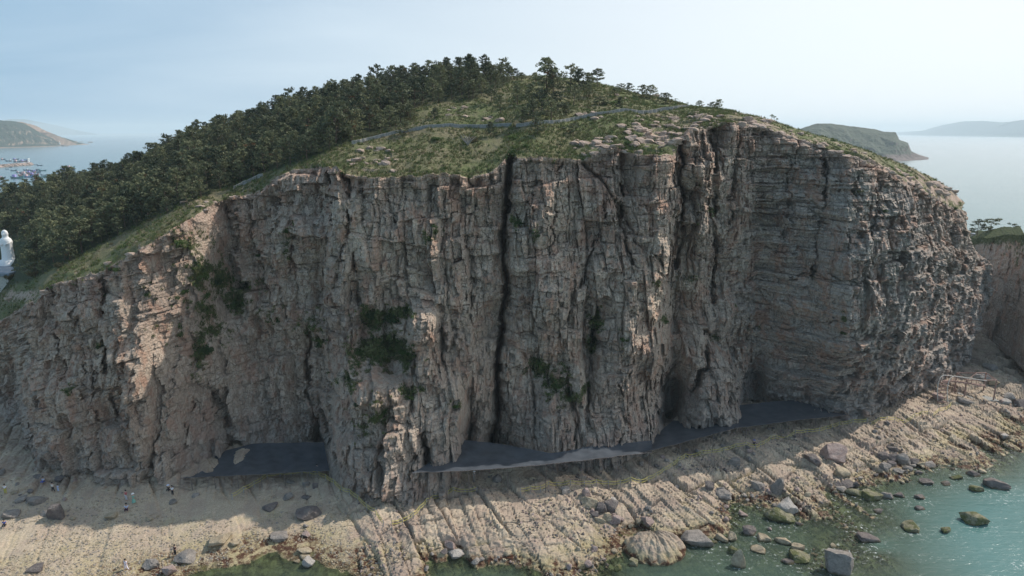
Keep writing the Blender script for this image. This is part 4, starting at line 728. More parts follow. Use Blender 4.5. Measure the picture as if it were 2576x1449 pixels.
# shrubs on the cliff, on the rim and on the hill
def shrub(p, r_, label, mat='leaf', h=1.0, name='shrub', group=None, i=None, cat='shrub'):
    i = random.randrange(5) if i is None else i; me = SHR[i].copy() if False else SHR[i]
    key = (i, mat)
    if key not in SHM: SHM[key] = SHR[i].copy(); SHM[key].materials.append(M[mat])
    o = link(name, SHM[key], None, loc=p, rot=(0, 0, random.random() * 6.28), scale=(r_, r_, r_ * h)); return tag(o, label, cat, group)
SHM = {}
FS = [(940, 872, 46, 'olive', 'largest shrub, olive green, growing on the cliff ledge left of the big crack'), (985, 800, 34, 'ivy', 'dark bush above the big olive shrub under the pale square block'), (1020, 780, 24, 'ivy', 'dark bush touching the pale square block on the cliff'), (900, 880, 26, 'leaf', 'green bush left of the big olive shrub on the cliff'), (1020, 880, 26, 'leaf', 'green bush right of the big olive shrub below the pale block'), (970, 930, 30, 'dry', 'brown dry bush under the big olive shrub'),
 (930, 790, 26, 'ivy', 'dark bush in the hollow at the top left of the ledge garden'), (1025, 1000, 24, 'leaf', 'bright grassy clump on the lit knob below the big shrub'), (955, 1050, 20, 'leaf', 'small bright green clump on the buttress foot'), (900, 1010, 18, 'ivy', 'dark plant clump between the pale pinnacles'), (805, 865, 18, 'ivy', 'dark bush at the joint left of the ledge garden'), (500, 690, 34, 'leaf', 'green shrub in the middle of the sunlit slope gully'), (520, 740, 28, 'leaf', 'green shrub low in the sunlit gully beside the shadow line'), (470, 600, 22, 'leaf', 'green shrub near the top of the sunlit slope'),
 (445, 740, 18, 'leaf', 'bright small shrub on the sunlit rock left of the gully'), (300, 672, 16, 'leaf', 'bright green tuft on the left buttress crown'), (268, 740, 12, 'leaf', 'bright tuft at the edge of the left buttress'), (355, 745, 14, 'leaf', 'bright tuft on the sunlit face below the left crown'), (590, 760, 32, 'ivy', 'dark bush in the shaded gully at the foot of the tall wall'), (560, 700, 28, 'ivy', 'dark bush in the shaded gully above its twin'), (530, 870, 30, 'ivy', 'dark trailing bush low in the shaded gully'), (245, 872, 18, 'ivy', 'round dark bush in a crack of the left buttress'), (188, 975, 12, 'ivy', 'small dark bush low on the left buttress'), (125, 722, 12, 'leaf', 'bright tuft at the far left rim'),
 (1085, 595, 14, 'ivy', 'dark clump high on the middle wall left of the crack'), (1300, 562, 18, 'ivy', 'dark creeper high on the wall right of the crack'), (1352, 590, 12, 'ivy', 'small dark creeper right of its larger neighbour by the crack'), (1500, 815, 26, 'leaf', 'green bush at the head of the joint in the right centre wall'), (1485, 865, 20, 'ivy', 'dark bush in the joint right of the crack'), (1355, 915, 26, 'leaf', 'green bush right of the foot of the crack'), (1400, 960, 22, 'ivy', 'dark bush low between the crack and the joint'), (1435, 990, 22, 'leaf', 'green bush low on the right centre wall'), (1478, 970, 16, 'leaf', 'small green bush beside the low joint'), (1568, 852, 14, 'leaf', 'bright yellow green bush on the right centre wall'),
 (1640, 706, 9, 'leaf', 'tiny bright plant on the lit edge of the eastern tower'), (1672, 805, 14, 'leaf', 'green bush at the kink of the eastern tower'), (1790, 528, 16, 'ivy', 'dark bush in the deep recess right of the tower'), (2118, 832, 14, 'ivy', 'small dark bush alone on the large eastern wall'), (2222, 528, 12, 'ivy', 'small dark plant high on the eastern wall'), (2412, 510, 10, 'leaf', 'bright tuft at the outer corner of the rim'), (1140, 1035, 14, 'leaf', 'small bright plant low on the buttress right of the knob'), (650, 640, 14, 'ivy', 'dark plant on the tall wall above the gully'), (735, 575, 14, 'ivy', 'dark plant in the seam of the left centre wall'), (870, 960, 18, 'ivy', 'dark plant on the step left of the pinnacles'), (700, 800, 20, 'ivy', 'dark plants where the left centre wall steps back')]
for x, y, r_, mt, lab in FS:
    p = face_at(x, y); rm = r_ / FV * p[1] * .9; shrub((p[0], p[1] - rm * .25, p[2] - rm * .5), rm, lab, mt, 1.25)
HSB = [(1285, 390, 22, 'leaf', 'green bush choking the top of the great crack'), (1290, 345, 20, 'leaf', 'green bush above the top of the great crack'), (1740, 286, 22, 'pine', 'dark low bush on the slope under the umbrella tree'), (1622, 262, 14, 'olive', 'pale grey bush below the broad ridge pine'), (1520, 262, 18, 'pine', 'dark bush on the open slope above the wall'), (800, 384, 18, 'olive', 'tan dry bush at the foot of the wood'), (670, 425, 26, 'olive', 'olive bush at the foot of the wood on the left'), (640, 442, 18, 'olive', 'small olive bush left of its larger neighbour at the wood edge'), (30, 700, 24, 'dry', 'brown bush at the far left edge of the wood'), (90, 690, 28, 'dry', 'reddish brown bush at the lower left corner of the wood'), (150, 668, 24, 'dry', 'brown bush at the front of the wood near the left corner'), (1540, 590 - 330, 14, 'leaf', 'green tuft under the skyline rocks'), (1240, 318, 16, 'leaf', 'green bush by the boulder left of the crack'), (1100, 350, 20, 'leaf', 'dark green bush below the low wall'), (1180, 362, 30, 'dry', 'dead brown bush on the grassy terrace'), (950, 372, 14, 'leaf', 'green bush on the grass left of the flat slab'), (900, 400, 16, 'pine', 'dark bush on the rim at the left terrace'), (1720, 330, 14, 'leaf', 'green bush in the notch behind the tower'), (1575, 366, 16, 'leaf', 'green bush in the notch left of the stacked blocks'), (1320, 372, 18, 'leaf', 'green bush on the rim right of the crack'), (1880, 286, 10, 'pine', 'small dark bush on the right ridge skyline'), (2090, 400 - 40, 10, 'leaf', 'small green bush on the right rim'), (1415, 322, 14, 'pine', 'dark bush just under the low wall'), (2300, 455, 8, 'leaf', 'small green bush on the outer rim'), (2265, 445, 8, 'leaf', 'green tuft left of the outer rim bush')]
for x, y, r_, mt, lab in HSB:
    p = hill_at(x, y); rm = r_ / FV * p[1]; shrub((p[0], p[1], p[2] - rm * .1), rm, lab, mt, .9)
# dead branches on the terrace
p = hill_at(1175, 372); bm = bmesh.new()
for k in range(9):
    a = .3 + k * .33; q0 = Vector((0, 0, 0)); q1_ = Vector((math.cos(a) * .8, random.uniform(-.4, .4), .5 + .5 * math.sin(a) + .3)); q2_ = q1_ + Vector((random.uniform(-.8, .8), random.uniform(-.5, .5), random.uniform(.2, .9))); bm_tube(bm, q0, q1_, .07, .05, 4); bm_tube(bm, q1_, q2_, .05, .02, 4)
tag(link('dead_branches', bm_done(bm, 'dead_branches'), M['wood'], loc=p), 'bleached dead branches lying on the grassy terrace below the wall', 'dead wood')

# grass tufts: one mesh of blades scattered over the open hill and the planted ledges
def tuft_mesh(seed, n=9):
    rs = np.random.RandomState(seed); v, fc = [], []
    for i in range(n):
        a = rs.rand() * 6.28; x, y = rs.normal() * .35, rs.normal() * .35; h_ = .5 + .6 * rs.rand(); lx, ly = math.cos(a) * .35, math.sin(a) * .35; k = len(v)
        v += [(x - ly * .35, y + lx * .35, -.1), (x + ly * .35, y - lx * .35, -.1), (x + lx, y + ly, h_)]; fc.append((k, k + 1, k + 2))
    return mesh_from('tuft', v, fc)
gcol = bpy.data.collections.new('grass_sources')
for i, mt in enumerate(['grass', 'grass', 'dry', 'leaf']):
    me = tuft_mesh(80 + i); me.materials.append(M[mt]); gcol.objects.link(bpy.data.objects.new('tuft', me))
P = []; Sz = []
ri = RS.randint(0, NH - 1, 60000); rj = RS.randint(2, NR - 1, 60000)
acc = (rockm[ri, rj] < .3 + .2 * RS.rand(60000)) & (hv[0][ri, rj] > -80) & ((hv[0][ri, rj] < 1850) | (RS.rand(60000) < .12)) & ((forest[ri, rj] < .6) | (RS.rand(60000) < .2)) & (fbm(HX[ri, rj] / 3, HY[ri, rj] / 3, 91, 3) > -.35)
ri, rj = ri[acc][:24000], rj[acc][:24000]; P = np.stack([HX[ri, rj] + RS.normal(size=len(ri)) * .2, HY[ri, rj], HZ[ri, rj]], 1); Sz = .22 + .3 * RS.rand(len(ri))
fi = RS.randint(0, NS, 160000); fj = RS.randint(0, NT, 160000); acc = (veg[fi, fj] + (fbm(VX[fi, fj] / 12, VY[fi, fj] / 12, 92, 3) * .5) > .42) & (VX[fi, fj] < 2200)
fi, fj = fi[acc][:14000], fj[acc][:14000]; P2 = np.stack([X[fi, fj], Y[fi, fj] - .1, Z[fi, fj]], 1)
scatter('grass', P.tolist(), Sz.tolist(), gcol, 'tufty green and straw coloured grass on the hill top', .3)
scatter('ledge_plants', P2.tolist(), (.25 + .3 * RS.rand(len(P2))).tolist(), gcol, 'grass and creeping plants rooted on the ledges of the cliff', .6)

# ================================================================== ledge blocks on the rim: pieces of the cliff
def rock_mesh(seed, boxy=.0, sub=3, planes=12, nz=.06, stretch=(1, 1, 1)):
    rs = np.random.RandomState(seed); bm = bmesh.new(); bmesh.ops.create_icosphere(bm, subdivisions=sub, radius=1.0)
    co = np.array([v.co[:] for v in bm.verts])
    if boxy: co = co * (1 - boxy) + boxy * co / np.max(np.abs(co), axis=1, keepdims=True)
    for k in range(planes):
        n = rs.normal(size=3); n /= np.linalg.norm(n); d0 = .5 + .3 * rs.rand(); d = co @ n; m_ = d > d0; co[m_] -= np.outer((d[m_] - d0) * .93, n)
    co += nz * np.stack([fbm(co[:, 0] * 2 + 9 * k, co[:, 1] * 2 + co[:, 2] * 1.7, seed + k, 3) for k in range(3)], 1)
    co *= np.array(stretch)
    for v, c in zip(bm.verts, co): v.co = c
    return bm_done(bm, 'rock')
BL = [rock_mesh(500 + i, .75, 1 if i % 2 else 2, 6, .09) for i in range(8)]
for m_ in BL: m_.materials.append(M['block'])
nb = 0
def ledge(x, y, wpx, hpx, parent=cliff, at=None):
    global nb
    p = (at or hill_at)(x, y); L = p[1] / FV; o = bpy.data.objects.new('rock_block', BL[random.randrange(8)]); COL.objects.link(o); o.parent = parent
    o.location = (p[0], p[1] + .2, p[2] + hpx * L * .1); o.scale = (wpx * L * .55, wpx * L * .5 * random.uniform(.7, 1.1), hpx * L * .62); o.rotation_euler = (random.uniform(-.05, .05), random.uniform(-.05, .05), random.uniform(-.35, .35)); nb += 1
zones = [(1640, 348, 75, 36, 74), (1500, 372, 62, 26, 34), (1735, 305, 45, 26, 26), (1700, 290, 60, 10, 8), (1490, 300, 24, 8, 5), (1610, 305, 40, 12, 7), (1850, 304, 90, 9, 18), (1960, 340, 70, 14, 16), (2060, 375, 50, 12, 10), (2200, 420, 40, 10, 6), (2340, 478, 60, 18, 30), (1780, 300, 30, 10, 10), (1900, 310, 40, 8, 14), (2130, 398, 50, 14, 18), (2250, 440, 40, 16, 16), (1145, 285, 22, 18, 9), (1235, 302, 22, 8, 5), (940, 412, 60, 20, 22), (945, 380, 45, 8, 6), (1470, 288, 30, 8, 8), (520, 522, 80, 16, 12), (290, 668, 60, 10, 6), (1600, 240, 50, 10, 3), (50, 750, 60, 14, 8)]
for x, y, a, b_, n_ in zones:
    for k in range(n_):
        xx = x + a * (random.random() * 2 - 1); yy = y + b_ * (random.random() * 2 - 1); w_ = random.choice([9, 13, 18, 24] if n_ < 30 else [12, 16, 22, 30]); ledge(xx, yy, w_, w_ * random.uniform(.28, .6), hill if (x, y) not in [(1640, 348), (1500, 372), (940, 412), (2340, 478)] else cliff)
HB = [(1213, 446 - 146, 15, 16, 'pink'), (1246, 300, 26, 20, 'pink'), (920, 333, 22, 14, 'pale')]
# ================================================================== boulders named one by one
Rg = {1: (0, 1610), 2: (960, 1610), 3: (1920, 1610), 4: (2880, 1610)}
def zv(r_, x, y): X_, Y_ = Rg[r_]; return (X_ + x / 2.6344) * .67083, (Y_ + y / 2.6344) * .67083
BD = [
 (3, 540, 625, 95, 95, 'grey', 'smooth grey boulder with a post beside it at the roped path'), (3, 735, 635, 80, 110, 'pink', 'pinkish upright boulder under the rope, right of the smooth grey one'), (3, 795, 750, 170, 120, 'tan', 'broad tan boulder, biggest of the heap below the roped path'), (3, 885, 795, 110, 110, 'dark', 'brown rounded boulder in the middle of the heap'), (3, 985, 780, 120, 110, 'dark', 'dark boulder at the right of the heap'), (3, 1010, 712, 70, 50, 'pale', 'small white topped stone above the dark boulder of the heap'), (3, 815, 855, 75, 60, 'dark', 'small dark round stone at the lower left of the heap'), (3, 945, 880, 90, 75, 'tan', 'small tan stone at the bottom of the heap'), (3, 1010, 910, 115, 90, 'pink', 'purplish boulder lowest in the heap'), (3, 865, 905, 85, 50, 'tan', 'low yellowish stone left of the purplish boulder'),
 (3, 2205, 330, 120, 105, 'grey', 'smooth grey boulder with a pink corner at the shadow edge'), (3, 2425, 560, 120, 105, 'grey', 'round pale grey boulder on the platform at the right'), (3, 1960, 575, 100, 90, 'dark', 'dark rounded boulder in the notch of the shore rock'), (3, 2065, 605, 80, 70, 'grey', 'small grey stone between the dark and the long grey boulder'), (3, 2080, 665, 140, 85, 'grey', 'long grey boulder beside the notch'), (3, 1350, 910, 130, 90, 'pink', 'purplish slab boulder beside the rock pool'), (3, 1250, 935, 60, 75, 'tan', 'small stone left of the purplish slab'), (3, 1835, 1110, 245, 160, 'grey', 'large blocky layered boulder at the water edge'), (3, 2280, 870, 80, 42, 'pink', 'flat pinkish stone in the shallow inlet'), (3, 2350, 1040, 115, 95, 'dark', 'jagged grey rock standing in the shallow water'), (3, 2055, 1060, 60, 55, 'pink', 'small square pink rock at the water edge'), (3, 2085, 1120, 110, 75, 'tan', 'low tan rock left of the small humped one'), (3, 2180, 1105, 80, 100, 'tan', 'humped rock in the shallows right of the large blocky boulder'), (3, 2485, 1110, 115, 55, 'tan', 'flat pale rock in the shallow water near the jagged rock'), (3, 2185, 1255, 80, 80, 'moss', 'green mossy rock at the head of the long upright rock'), (3, 2240, 1350, 100, 190, 'tan', 'long upright rock in the water near the bottom'), (3, 2455, 1240, 125, 60, 'tan', 'oblong pale rock awash right of the long upright rock'), (3, 1205, 1365, 80, 75, 'moss', 'small mossy stone left of the shell shaped rock'), (3, 1045, 1415, 60, 60, 'moss', 'small mossy stone at the bottom edge'), (3, 2000, 1135, 55, 38, 'moss', 'tiny mossy stone right of the large blocky boulder'),
 (4, 670, 270, 235, 185, 'pink', 'largest pinkish boulder perched on the right shore'), (4, 110, 585, 110, 165, 'grey', 'tall smooth grey boulder leaning at the platform edge'), (4, 175, 810, 175, 190, 'pale', 'tall pale angular block standing in the inlet'), (4, 110, 925, 225, 95, 'moss', 'long mossy slab below the tall pale block'), (4, 1025, 695, 155, 110, 'moss', 'broad boulder with mossy foot in the water below the ridge'), (4, 1185, 685, 100, 90, 'grey', 'grey boulder right beside the mossy footed one'), (4, 1585, 545, 110, 70, 'dark', 'dark brown rock off the end of the ridge'), (4, 1870, 515, 95, 55, 'moss', 'low mossy rock in open water left of the square one'), (4, 2040, 480, 110, 70, 'dark', 'square dark rock in open water'), (4, 2130, 448, 80, 28, 'tan', 'thin flat rock just above the square dark one'), (4, 2085, 635, 120, 65, 'moss', 'mossy rock left of the long one in the glittering water'), (4, 2245, 602, 190, 58, 'dark', 'long dark rock in the glittering water'), (4, 2030, 945, 190, 90, 'moss', 'flat bright green mossy slab far out in the water'), (4, 1400, 1010, 145, 95, 'moss', 'mossy split rock in the middle of the bay'), (4, 1755, 1045, 85, 80, 'moss', 'small square mossy rock in the middle of the bay'), (4, 150, 1155, 125, 65, 'tan', 'tan barnacled rock left of its twin near the bottom'), (4, 290, 1205, 115, 95, 'tan', 'tan barnacled rock right of its twin near the bottom'), (4, 330, 1318, 160, 75, 'moss', 'mossy ragged rock near the big bottom boulder'), (4, 190, 1350, 95, 55, 'dark', 'low dark rock left of the ragged mossy one'), (4, 690, 1360, 200, 230, 'grey', 'big pointed grey boulder cut by the bottom edge'), (4, 5, 1120, 60, 55, 'tan', 'small round tan rock in the water above the barnacled twins'), (4, 5, 1030, 40, 35, 'pink', 'tiny pink stone in the water'),
 (4, 1310, 422, 95, 45, 'grey', 'flat stone in the shallows below the stone cluster'), (4, 1500, 435, 80, 42, 'dark', 'small brown stone furthest out of the cluster'), (4, 1378, 390, 80, 38, 'grey', 'low stone under the tall one of the cluster'), (4, 1438, 365, 65, 48, 'grey', 'small round stone right of the low one in the cluster'), (4, 1612, 360, 105, 45, 'grey', 'long low stone at the right end of the cluster'), (4, 1520, 350, 75, 38, 'tan', 'thin stone left of the long low one'), (4, 1150, 285, 105, 75, 'dark', 'dark boulder at the left of the stone cluster'), (4, 1245, 200, 85, 65, 'dark', 'dark angular boulder at the top of the stone cluster'), (4, 1240, 280, 100, 80, 'dark', 'dark square boulder in the middle of the cluster'), (4, 1340, 300, 130, 115, 'grey', 'tall slanting boulder, biggest of the cluster'), (4, 1450, 305, 105, 60, 'dark', 'dark oblong boulder right of the tall slanting one'), (4, 1215, 340, 90, 48, 'dark', 'low dark stone under the square boulder of the cluster'), (4, 1165, 378, 110, 55, 'grey', 'long stone at the tip of the first ridge'),
 (4, 735, 600, 115, 65, 'grey', 'light slab left of the mossy humped stones'), (4, 785, 560, 125, 80, 'dark', 'brown boulder between the shore ridges'), (4, 868, 545, 60, 65, 'dark', 'small upright brown stone beside the brown boulder'), (4, 860, 665, 115, 65, 'moss', 'green elongated stone left of the broad mossy footed boulder'), (4, 562, 480, 60, 65, 'dark', 'small dark upright stone in the narrow channel'), (4, 730, 450, 150, 80, 'tan', 'flat tan slab in the narrow channel'), (4, 690, 522, 90, 55, 'dark', 'dark stone under the flat tan slab'), (4, 1765, 582, 75, 35, 'dark', 'low reddish stone awash beyond the brown rock'), (4, 455, 300, 140, 120, 'dark', 'dark cracked block left of the largest pinkish boulder'), (4, 1833, 405, 50, 20, 'dark', 'tiny dark stone just off the outer point'), (4, 1092, 860, 80, 38, 'dark', 'low dark stone awash in the middle of the inlet'), (4, 2340, 62, 90, 50, 'pale', 'pale stone at the outer right point'), (4, 910, 485, 50, 20, 'grey', 'thin grey stone between the two ridges'), (4, 1310, 700, 90, 45, 'dark', 'dark weedy rock awash below the ridge tip'), (4, 1510, 715, 85, 40, 'dark', 'reddish weedy rock awash in the middle water'), (4, 1490, 825, 90, 45, 'dark', 'brown weedy rock awash beneath the ripples'), (4, 1010, 1120, 150, 90, 'dark', 'reddish weed covered rock with foam around it'),
 (2, 220, 1080, 150, 95, 'grey', 'grey boulder on the pebble flat left of the small square one'), (2, 495, 1040, 62, 55, 'pink', 'small square boulder on the pebble flat'), (2, 470, 1217, 112, 55, 'tan', 'flat oblong stone at the pool edge, topmost of the row'), (2, 475, 1272, 75, 58, 'tan', 'brown stone second in the row at the pool edge'), (2, 515, 1335, 115, 100, 'pale', 'pale angular block standing in the green pool'), (2, 405, 1310, 60, 36, 'tan', 'small flat stone left of the pale block'), (2, 500, 855, 195, 135, 'dark', 'huge dark flat boulder in the shade inside the cove'), (2, 130, 780, 115, 62, 'dark', 'dark boulder in the shade left of the huge one'), (2, 490, 540, 72, 50, 'grey', 'grey stone in the shade under the rope path'), (2, 315, 672, 92, 48, 'grey', 'flat shaded stone below the rope path'), (2, 500, 682, 82, 55, 'dark', 'dark shaded stone right of the flat one'), (2, 580, 560, 55, 60, 'dark', 'small dark stone right under the rope path'), (2, 345, 530, 70, 28, 'grey', 'thin grey stone directly below the rope'), (2, 2382, 495, 88, 82, 'grey', 'round grey boulder in the shade under the net edge'), (2, 1912, 1155, 115, 88, 'pink', 'rounded boulder at the head of the middle rock pool'), (2, 1978, 1255, 150, 105, 'pale', 'pale rounded boulder in the middle rock pool'), (2, 490, 960, 45, 36, 'grey', 'little grey stone beneath the huge shaded boulder'), (2, 1240, 670, 60, 50, 'dark', 'brown stone at the turn of the rope path'),
 (1, 2125, 1135, 220, 90, 'tan', 'large tan wedge shaped boulder on the pebble beach'), (1, 2312, 1140, 78, 28, 'tan', 'small flat stone right of the wedge boulder'), (1, 1475, 1345, 130, 82, 'grey', 'grey boulder right of the person in white'), (1, 1815, 1285, 170, 100, 'grey', 'upper boulder of the leaning pair near the bottom'), (1, 1672, 1400, 120, 105, 'pink', 'lower pinkish boulder of the leaning pair'), (1, 335, 1390, 130, 75, 'dark', 'dark grooved boulder in the bottom left corner'), (1, 345, 715, 140, 78, 'grey', 'largest blue grey slab in the shade at the left'), (1, 265, 690, 75, 48, 'grey', 'small grey slab left of the largest blue grey one'), (1, 185, 708, 95, 46, 'grey', 'grey slab furthest left of the row'), (1, 545, 830, 130, 200, 'dark', 'long purplish curved boulder at the shadow edge'), (1, 455, 840, 80, 60, 'grey', 'blue grey stone left of the long curved boulder'), (1, 1090, 872, 130, 58, 'tan', 'yellowish boulder at the edge of the shade'), (1, 1465, 890, 60, 45, 'tan', 'small yellow stone at the shade edge beside the groove'), (1, 1705, 722, 80, 46, 'grey', 'grey stone lying on the shaded sand'), (1, 1917, 665, 68, 32, 'grey', 'flat grey stone right on the shaded sand'), (1, 712, 885, 50, 34, 'tan', 'small yellow stone beside the curved boulder tip'), (1, 60, 860, 140, 60, 'grey', 'grey slab with people sitting in front at the left edge'), (1, 10, 420, 60, 60, 'grey', 'grey rock at the left edge under the cliff'), (1, 370, 480, 90, 60, 'dark', 'dark rock by the sitting person at the cliff foot'), (1, 570, 500, 90, 60, 'dark', 'dark rock against the foot of the left buttress'), (1, 2200, 1210, 0, 0, '', ''),
]
def boulder(vx, vy, wv, hv_, mat, label, seed, boxy=.35, moundy=None, name='boulder', flat=None, planes=12):
    x, y, z = ground_at(vx, vy + hv_ * .32); L = math.hypot(y, z - H) / FV; wm = wv * L; hm = hv_ * L
    dp = wm * random.uniform(.65, .9); hz_ = max(.5 * wm, (hm - .35 * dp) * 1.3) if hm < 1.3 * wm else hm * .95
    if z < .15: z = max(z, -.12)
    me = rock_mesh(seed, boxy, 3, planes, .1); me.materials.append(M[mat])
    o = link(name, me, None, loc=(x, y + dp * .3, z + hz_ * .3), rot=(random.uniform(-.15, .15), random.uniform(-.12, .12), random.uniform(-.5, .5)), scale=(wm * .68, dp * .68, hz_ * .66))
    BPOS.append((x, y, z, wm)); return tag(o, label, 'boulder')
BPOS = []
for k, (r_, x, y, w_, h_, mt, lab) in enumerate(BD):
    if not w_: continue
    vx, vy = zv(r_, x, y); boulder(vx, vy, w_ / 2.6344 * .67083, h_ / 2.6344 * .67083, mt, lab, 700 + k, .3 + .35 * ((k * 7) % 5) / 5)
# the shell shaped ribbed rock
sx1, sy1, sz1 = ground_at(1650, 1400); rs = np.random.RandomState(3)
nu, nv = 90, 40; U, V_ = np.meshgrid(np.linspace(0, 1, nu), np.linspace(0, 1, nv), indexing='ij'); an = np.pi * (1.04 + .92 * U)
rad = (.35 + 4.3 * V_) * (1 + .06 * fbm(U * 9, V_ * 2, 8, 3)); ribs = .3 * np.abs(np.sin(U * 26 + 1.5 * fbm(U * 3, V_ * 2, 9, 2))) * V_ ** .5
hgt = 2.2 * (1 - V_ ** 2.2) + .25 + ribs + .4 * fbm(U * 12, V_ * 5, 10, 4); hgt[:, -1] = -1.2
shell = link('ribbed_rock', grid_mesh('ribbed_rock', sx1 + np.cos(an) * rad * 1.05, sy1 + 2.6 + np.sin(an) * rad * 1.15, -.2 + hgt, {'tone': ribs, 'beach': 0 * U}), M['shore']); tag(shell, 'ribbed shell shaped rock fanning out into the water at the bottom', 'rock')
# more loose stones, alike and unnamed
for k in range(210):
    zone = random.choice([(1950, 1170, 350, 60), (1250, 1220, 200, 18), (1560, 1300, 90, 40), (2250, 1080, 200, 40), (1700, 1150, 220, 30), (2480, 1010, 90, 40), (2150, 1075, 160, 22), (1900, 1110, 160, 40), (100, 1235, 120, 30), (2080, 1320, 160, 70), (1780, 1390, 130, 40), (1500, 1410, 90, 30), (1180, 1410, 130, 30), (1900, 1260, 120, 50), (2250, 1190, 80, 30), (2500, 950, 60, 40), (2000, 1260, 160, 40)])
    vx = zone[0] + zone[2] * random.uniform(-1, 1); vy = zone[1] + zone[3] * random.uniform(-1, 1)
    if k == 0: SM = [rock_mesh(900 + i, .4, 2, 10, .06) for i in range(6)]; [m_.materials.append(M[['grey', 'dark', 'tan', 'pink', 'grey', 'tan'][i]]) for i, m_ in enumerate(SM)]
    x, y, z = ground_at(vx, vy)
    if z < -.3: continue
    s_ = random.uniform(.35, 1.1); tag(link('boulder', SM[k % 6], None, loc=(x, y, z + s_ * .15), rot=(random.uniform(-.3, .3), random.uniform(-.3, .3), random.random() * 6), scale=(s_ * .6, s_ * .55, s_ * .45)), ('loose stone lying in the shallow water off the platform' if z < .25 else 'loose stone on the left beach near the people' if vx < 260 else 'loose stone scattered on the middle shore below the cliff' if vx < 1650 else 'loose stone scattered on the right shore platform'), 'boulder', 'loose stones on the shore platform')
# pebbles of the beach
pc = bpy.data.collections.new('pebble_sources')
for i in range(4):
    me = rock_mesh(950 + i, .2, 1, 6, .05, (1, .8, .55)); me.materials.append(M[['pebble', 'tan', 'pebble', 'grey'][i]]); pc.objects.link(bpy.data.objects.new('pebble', me))
vx = RS.uniform(-60, 900, 15000); vy = 1250 + 200 * RS.rand(15000) ** .7; px, py = unproj_z(vx, vy, 1.2); pz = shore_h(px, py); pz0 = bil(gx, gy, SG, px, py)
ok = (pz > .0) & (beachm(px, py) > .3) & (fbm(px / 5, py / 5, 95, 3) > -.25)
scatter('pebbles', np.stack([px, py, pz], 1)[ok].tolist(), (.06 + .2 * RS.rand(ok.sum()) ** 3).tolist(), pc, 'pale pebbles and cobbles strewn over the beach', .5)

rc = bpy.data.collections.new('rubble_sources')
for i in range(5):
    me = rock_mesh(970 + i, .5, 1, 7, .08, (1, .75, .6)); me.materials.append(M[['grey', 'dark', 'tan', 'pink', 'tan'][i]]); rc.objects.link(bpy.data.objects.new('rubble', me))
vx = RS.uniform(900, 2600, 30000); vy = RS.uniform(1000, 1449, 30000); px, py = unproj_z(vx, vy, 1.2); pz = shore_h(px, py)
ok = (pz > -.35) & (pz < 3.2) & (py < 170) & (fbm(px / 6, py / 6, 96, 3) + .25 * np.clip(1 - pz, 0, 1) > .12) & (py < ycl(px) - 3)
pi = np.where(ok)[0][:5200]
scatter('rubble', np.stack([px, py, pz + .03], 1)[pi].tolist(), (.1 + .34 * RS.rand(len(pi)) ** 3.5).tolist(), rc, 'small angular rubble lying in the hollows of the shore platform', 1.2)
# foam licking round the stones that stand in the sea
_f = bpy.data.objects['sea'].data.attributes['foam']; _v = np.zeros(WX.size, np.float32); _f.data.foreach_get('value', _v); _v = _v.reshape(WX.shape)
for (bx9, by9, bz9, bw9) in BPOS:
    if bz9 < .12 and bx9 > 20: _v = np.maximum(_v, .62 * np.exp(-(((WX - bx9) / (bw9 * .6 + .8)) ** 2 + ((WY - by9 + .5) / (bw9 * .6 + .8)) ** 2)) * inn)
_f.data.foreach_set('value', _v.reshape(-1).astype(np.float32))

# ================================================================== safety nets over the path
def net(name, inner, outer, label, sag=.5, n=46, m=10, seed=0):
    ii_ = [np.array(unproj(*q_)) for q_ in inner]; oo = [np.array(unproj(*q_)) for q_ in outer]
    def along(L, t):
        d = np.cumsum([0] + [np.linalg.norm(b_ - a) for a, b_ in zip(L[:-1], L[1:])]); d /= d[-1]; return np.stack([np.interp(t, d, [p[k] for p in L]) for k in range(3)], 1)
    t = np.linspace(0, 1, n); A = along(ii_, t); B = along(oo, t); v = np.linspace(0, 1, m)[None, :, None]; G_ = A[:, None] * (1 - v) + B[:, None] * v
    G_[:, :, 2] -= sag * np.sin(np.pi * v[:, :, 0]) * (1 + .3 * np.sin(t * 40))[:, None]; G_[:, :, 2] += .1 * fbm(G_[:, :, 0], G_[:, :, 1], seed, 2)
    r_ = tag(empty(name, tuple(G_[0, -1])), label, 'net'); o = link('mesh_sheet', grid_mesh('mesh_sheet', *(G_[:, :, k] - r_.location[k] for k in range(3)), smooth=True), M['net'], r_)
    bm = bmesh.new()
    for k in range(n - 1): bm_tube(bm, G_[k, -1] - np.array(r_.location), G_[k + 1, -1] - np.array(r_.location), .04, n=4)
    link('edge_cable', bm_done(bm, 'edge_cable'), M['dark'], r_)
    for k in range(3, n - 1, 7):
        b0 = G_[k, -1]; gz = float(shore_h(np.array([b0[0]]), np.array([b0[1]]))[0]); bm = bmesh.new(); bm_tube(bm, (b0[0] - r_.location[0], b0[1] + .1 - r_.location[1], gz - .3 - r_.location[2]), (b0[0] - r_.location[0], b0[1] - r_.location[1], b0[2] - r_.location[2]), .05, n=6); link('post', bm_done(bm, 'post'), M['dark'], r_)
net('safety_net', [(470, 1180, 106), (560, 1135, 111), (640, 1115, 113), (815, 1112, 113)], [(455, 1203, 99.5), (600, 1196, 100), (720, 1190, 101), (830, 1184, 101.5)], 'dark safety net stretched across the left cove between the two buttresses')
net('safety_net', [(1150, 1105, 108), (1250, 1115, 109), (1390, 1140, 104), (1500, 1120, 107), (1640, 1108, 111)], [(1035, 1190, 95.0), (1200, 1183, 96.2), (1340, 1172, 97.5), (1640, 1138, 103)], 'long dark safety net over the middle of the cliff path with a pale straight edge', seed=3)
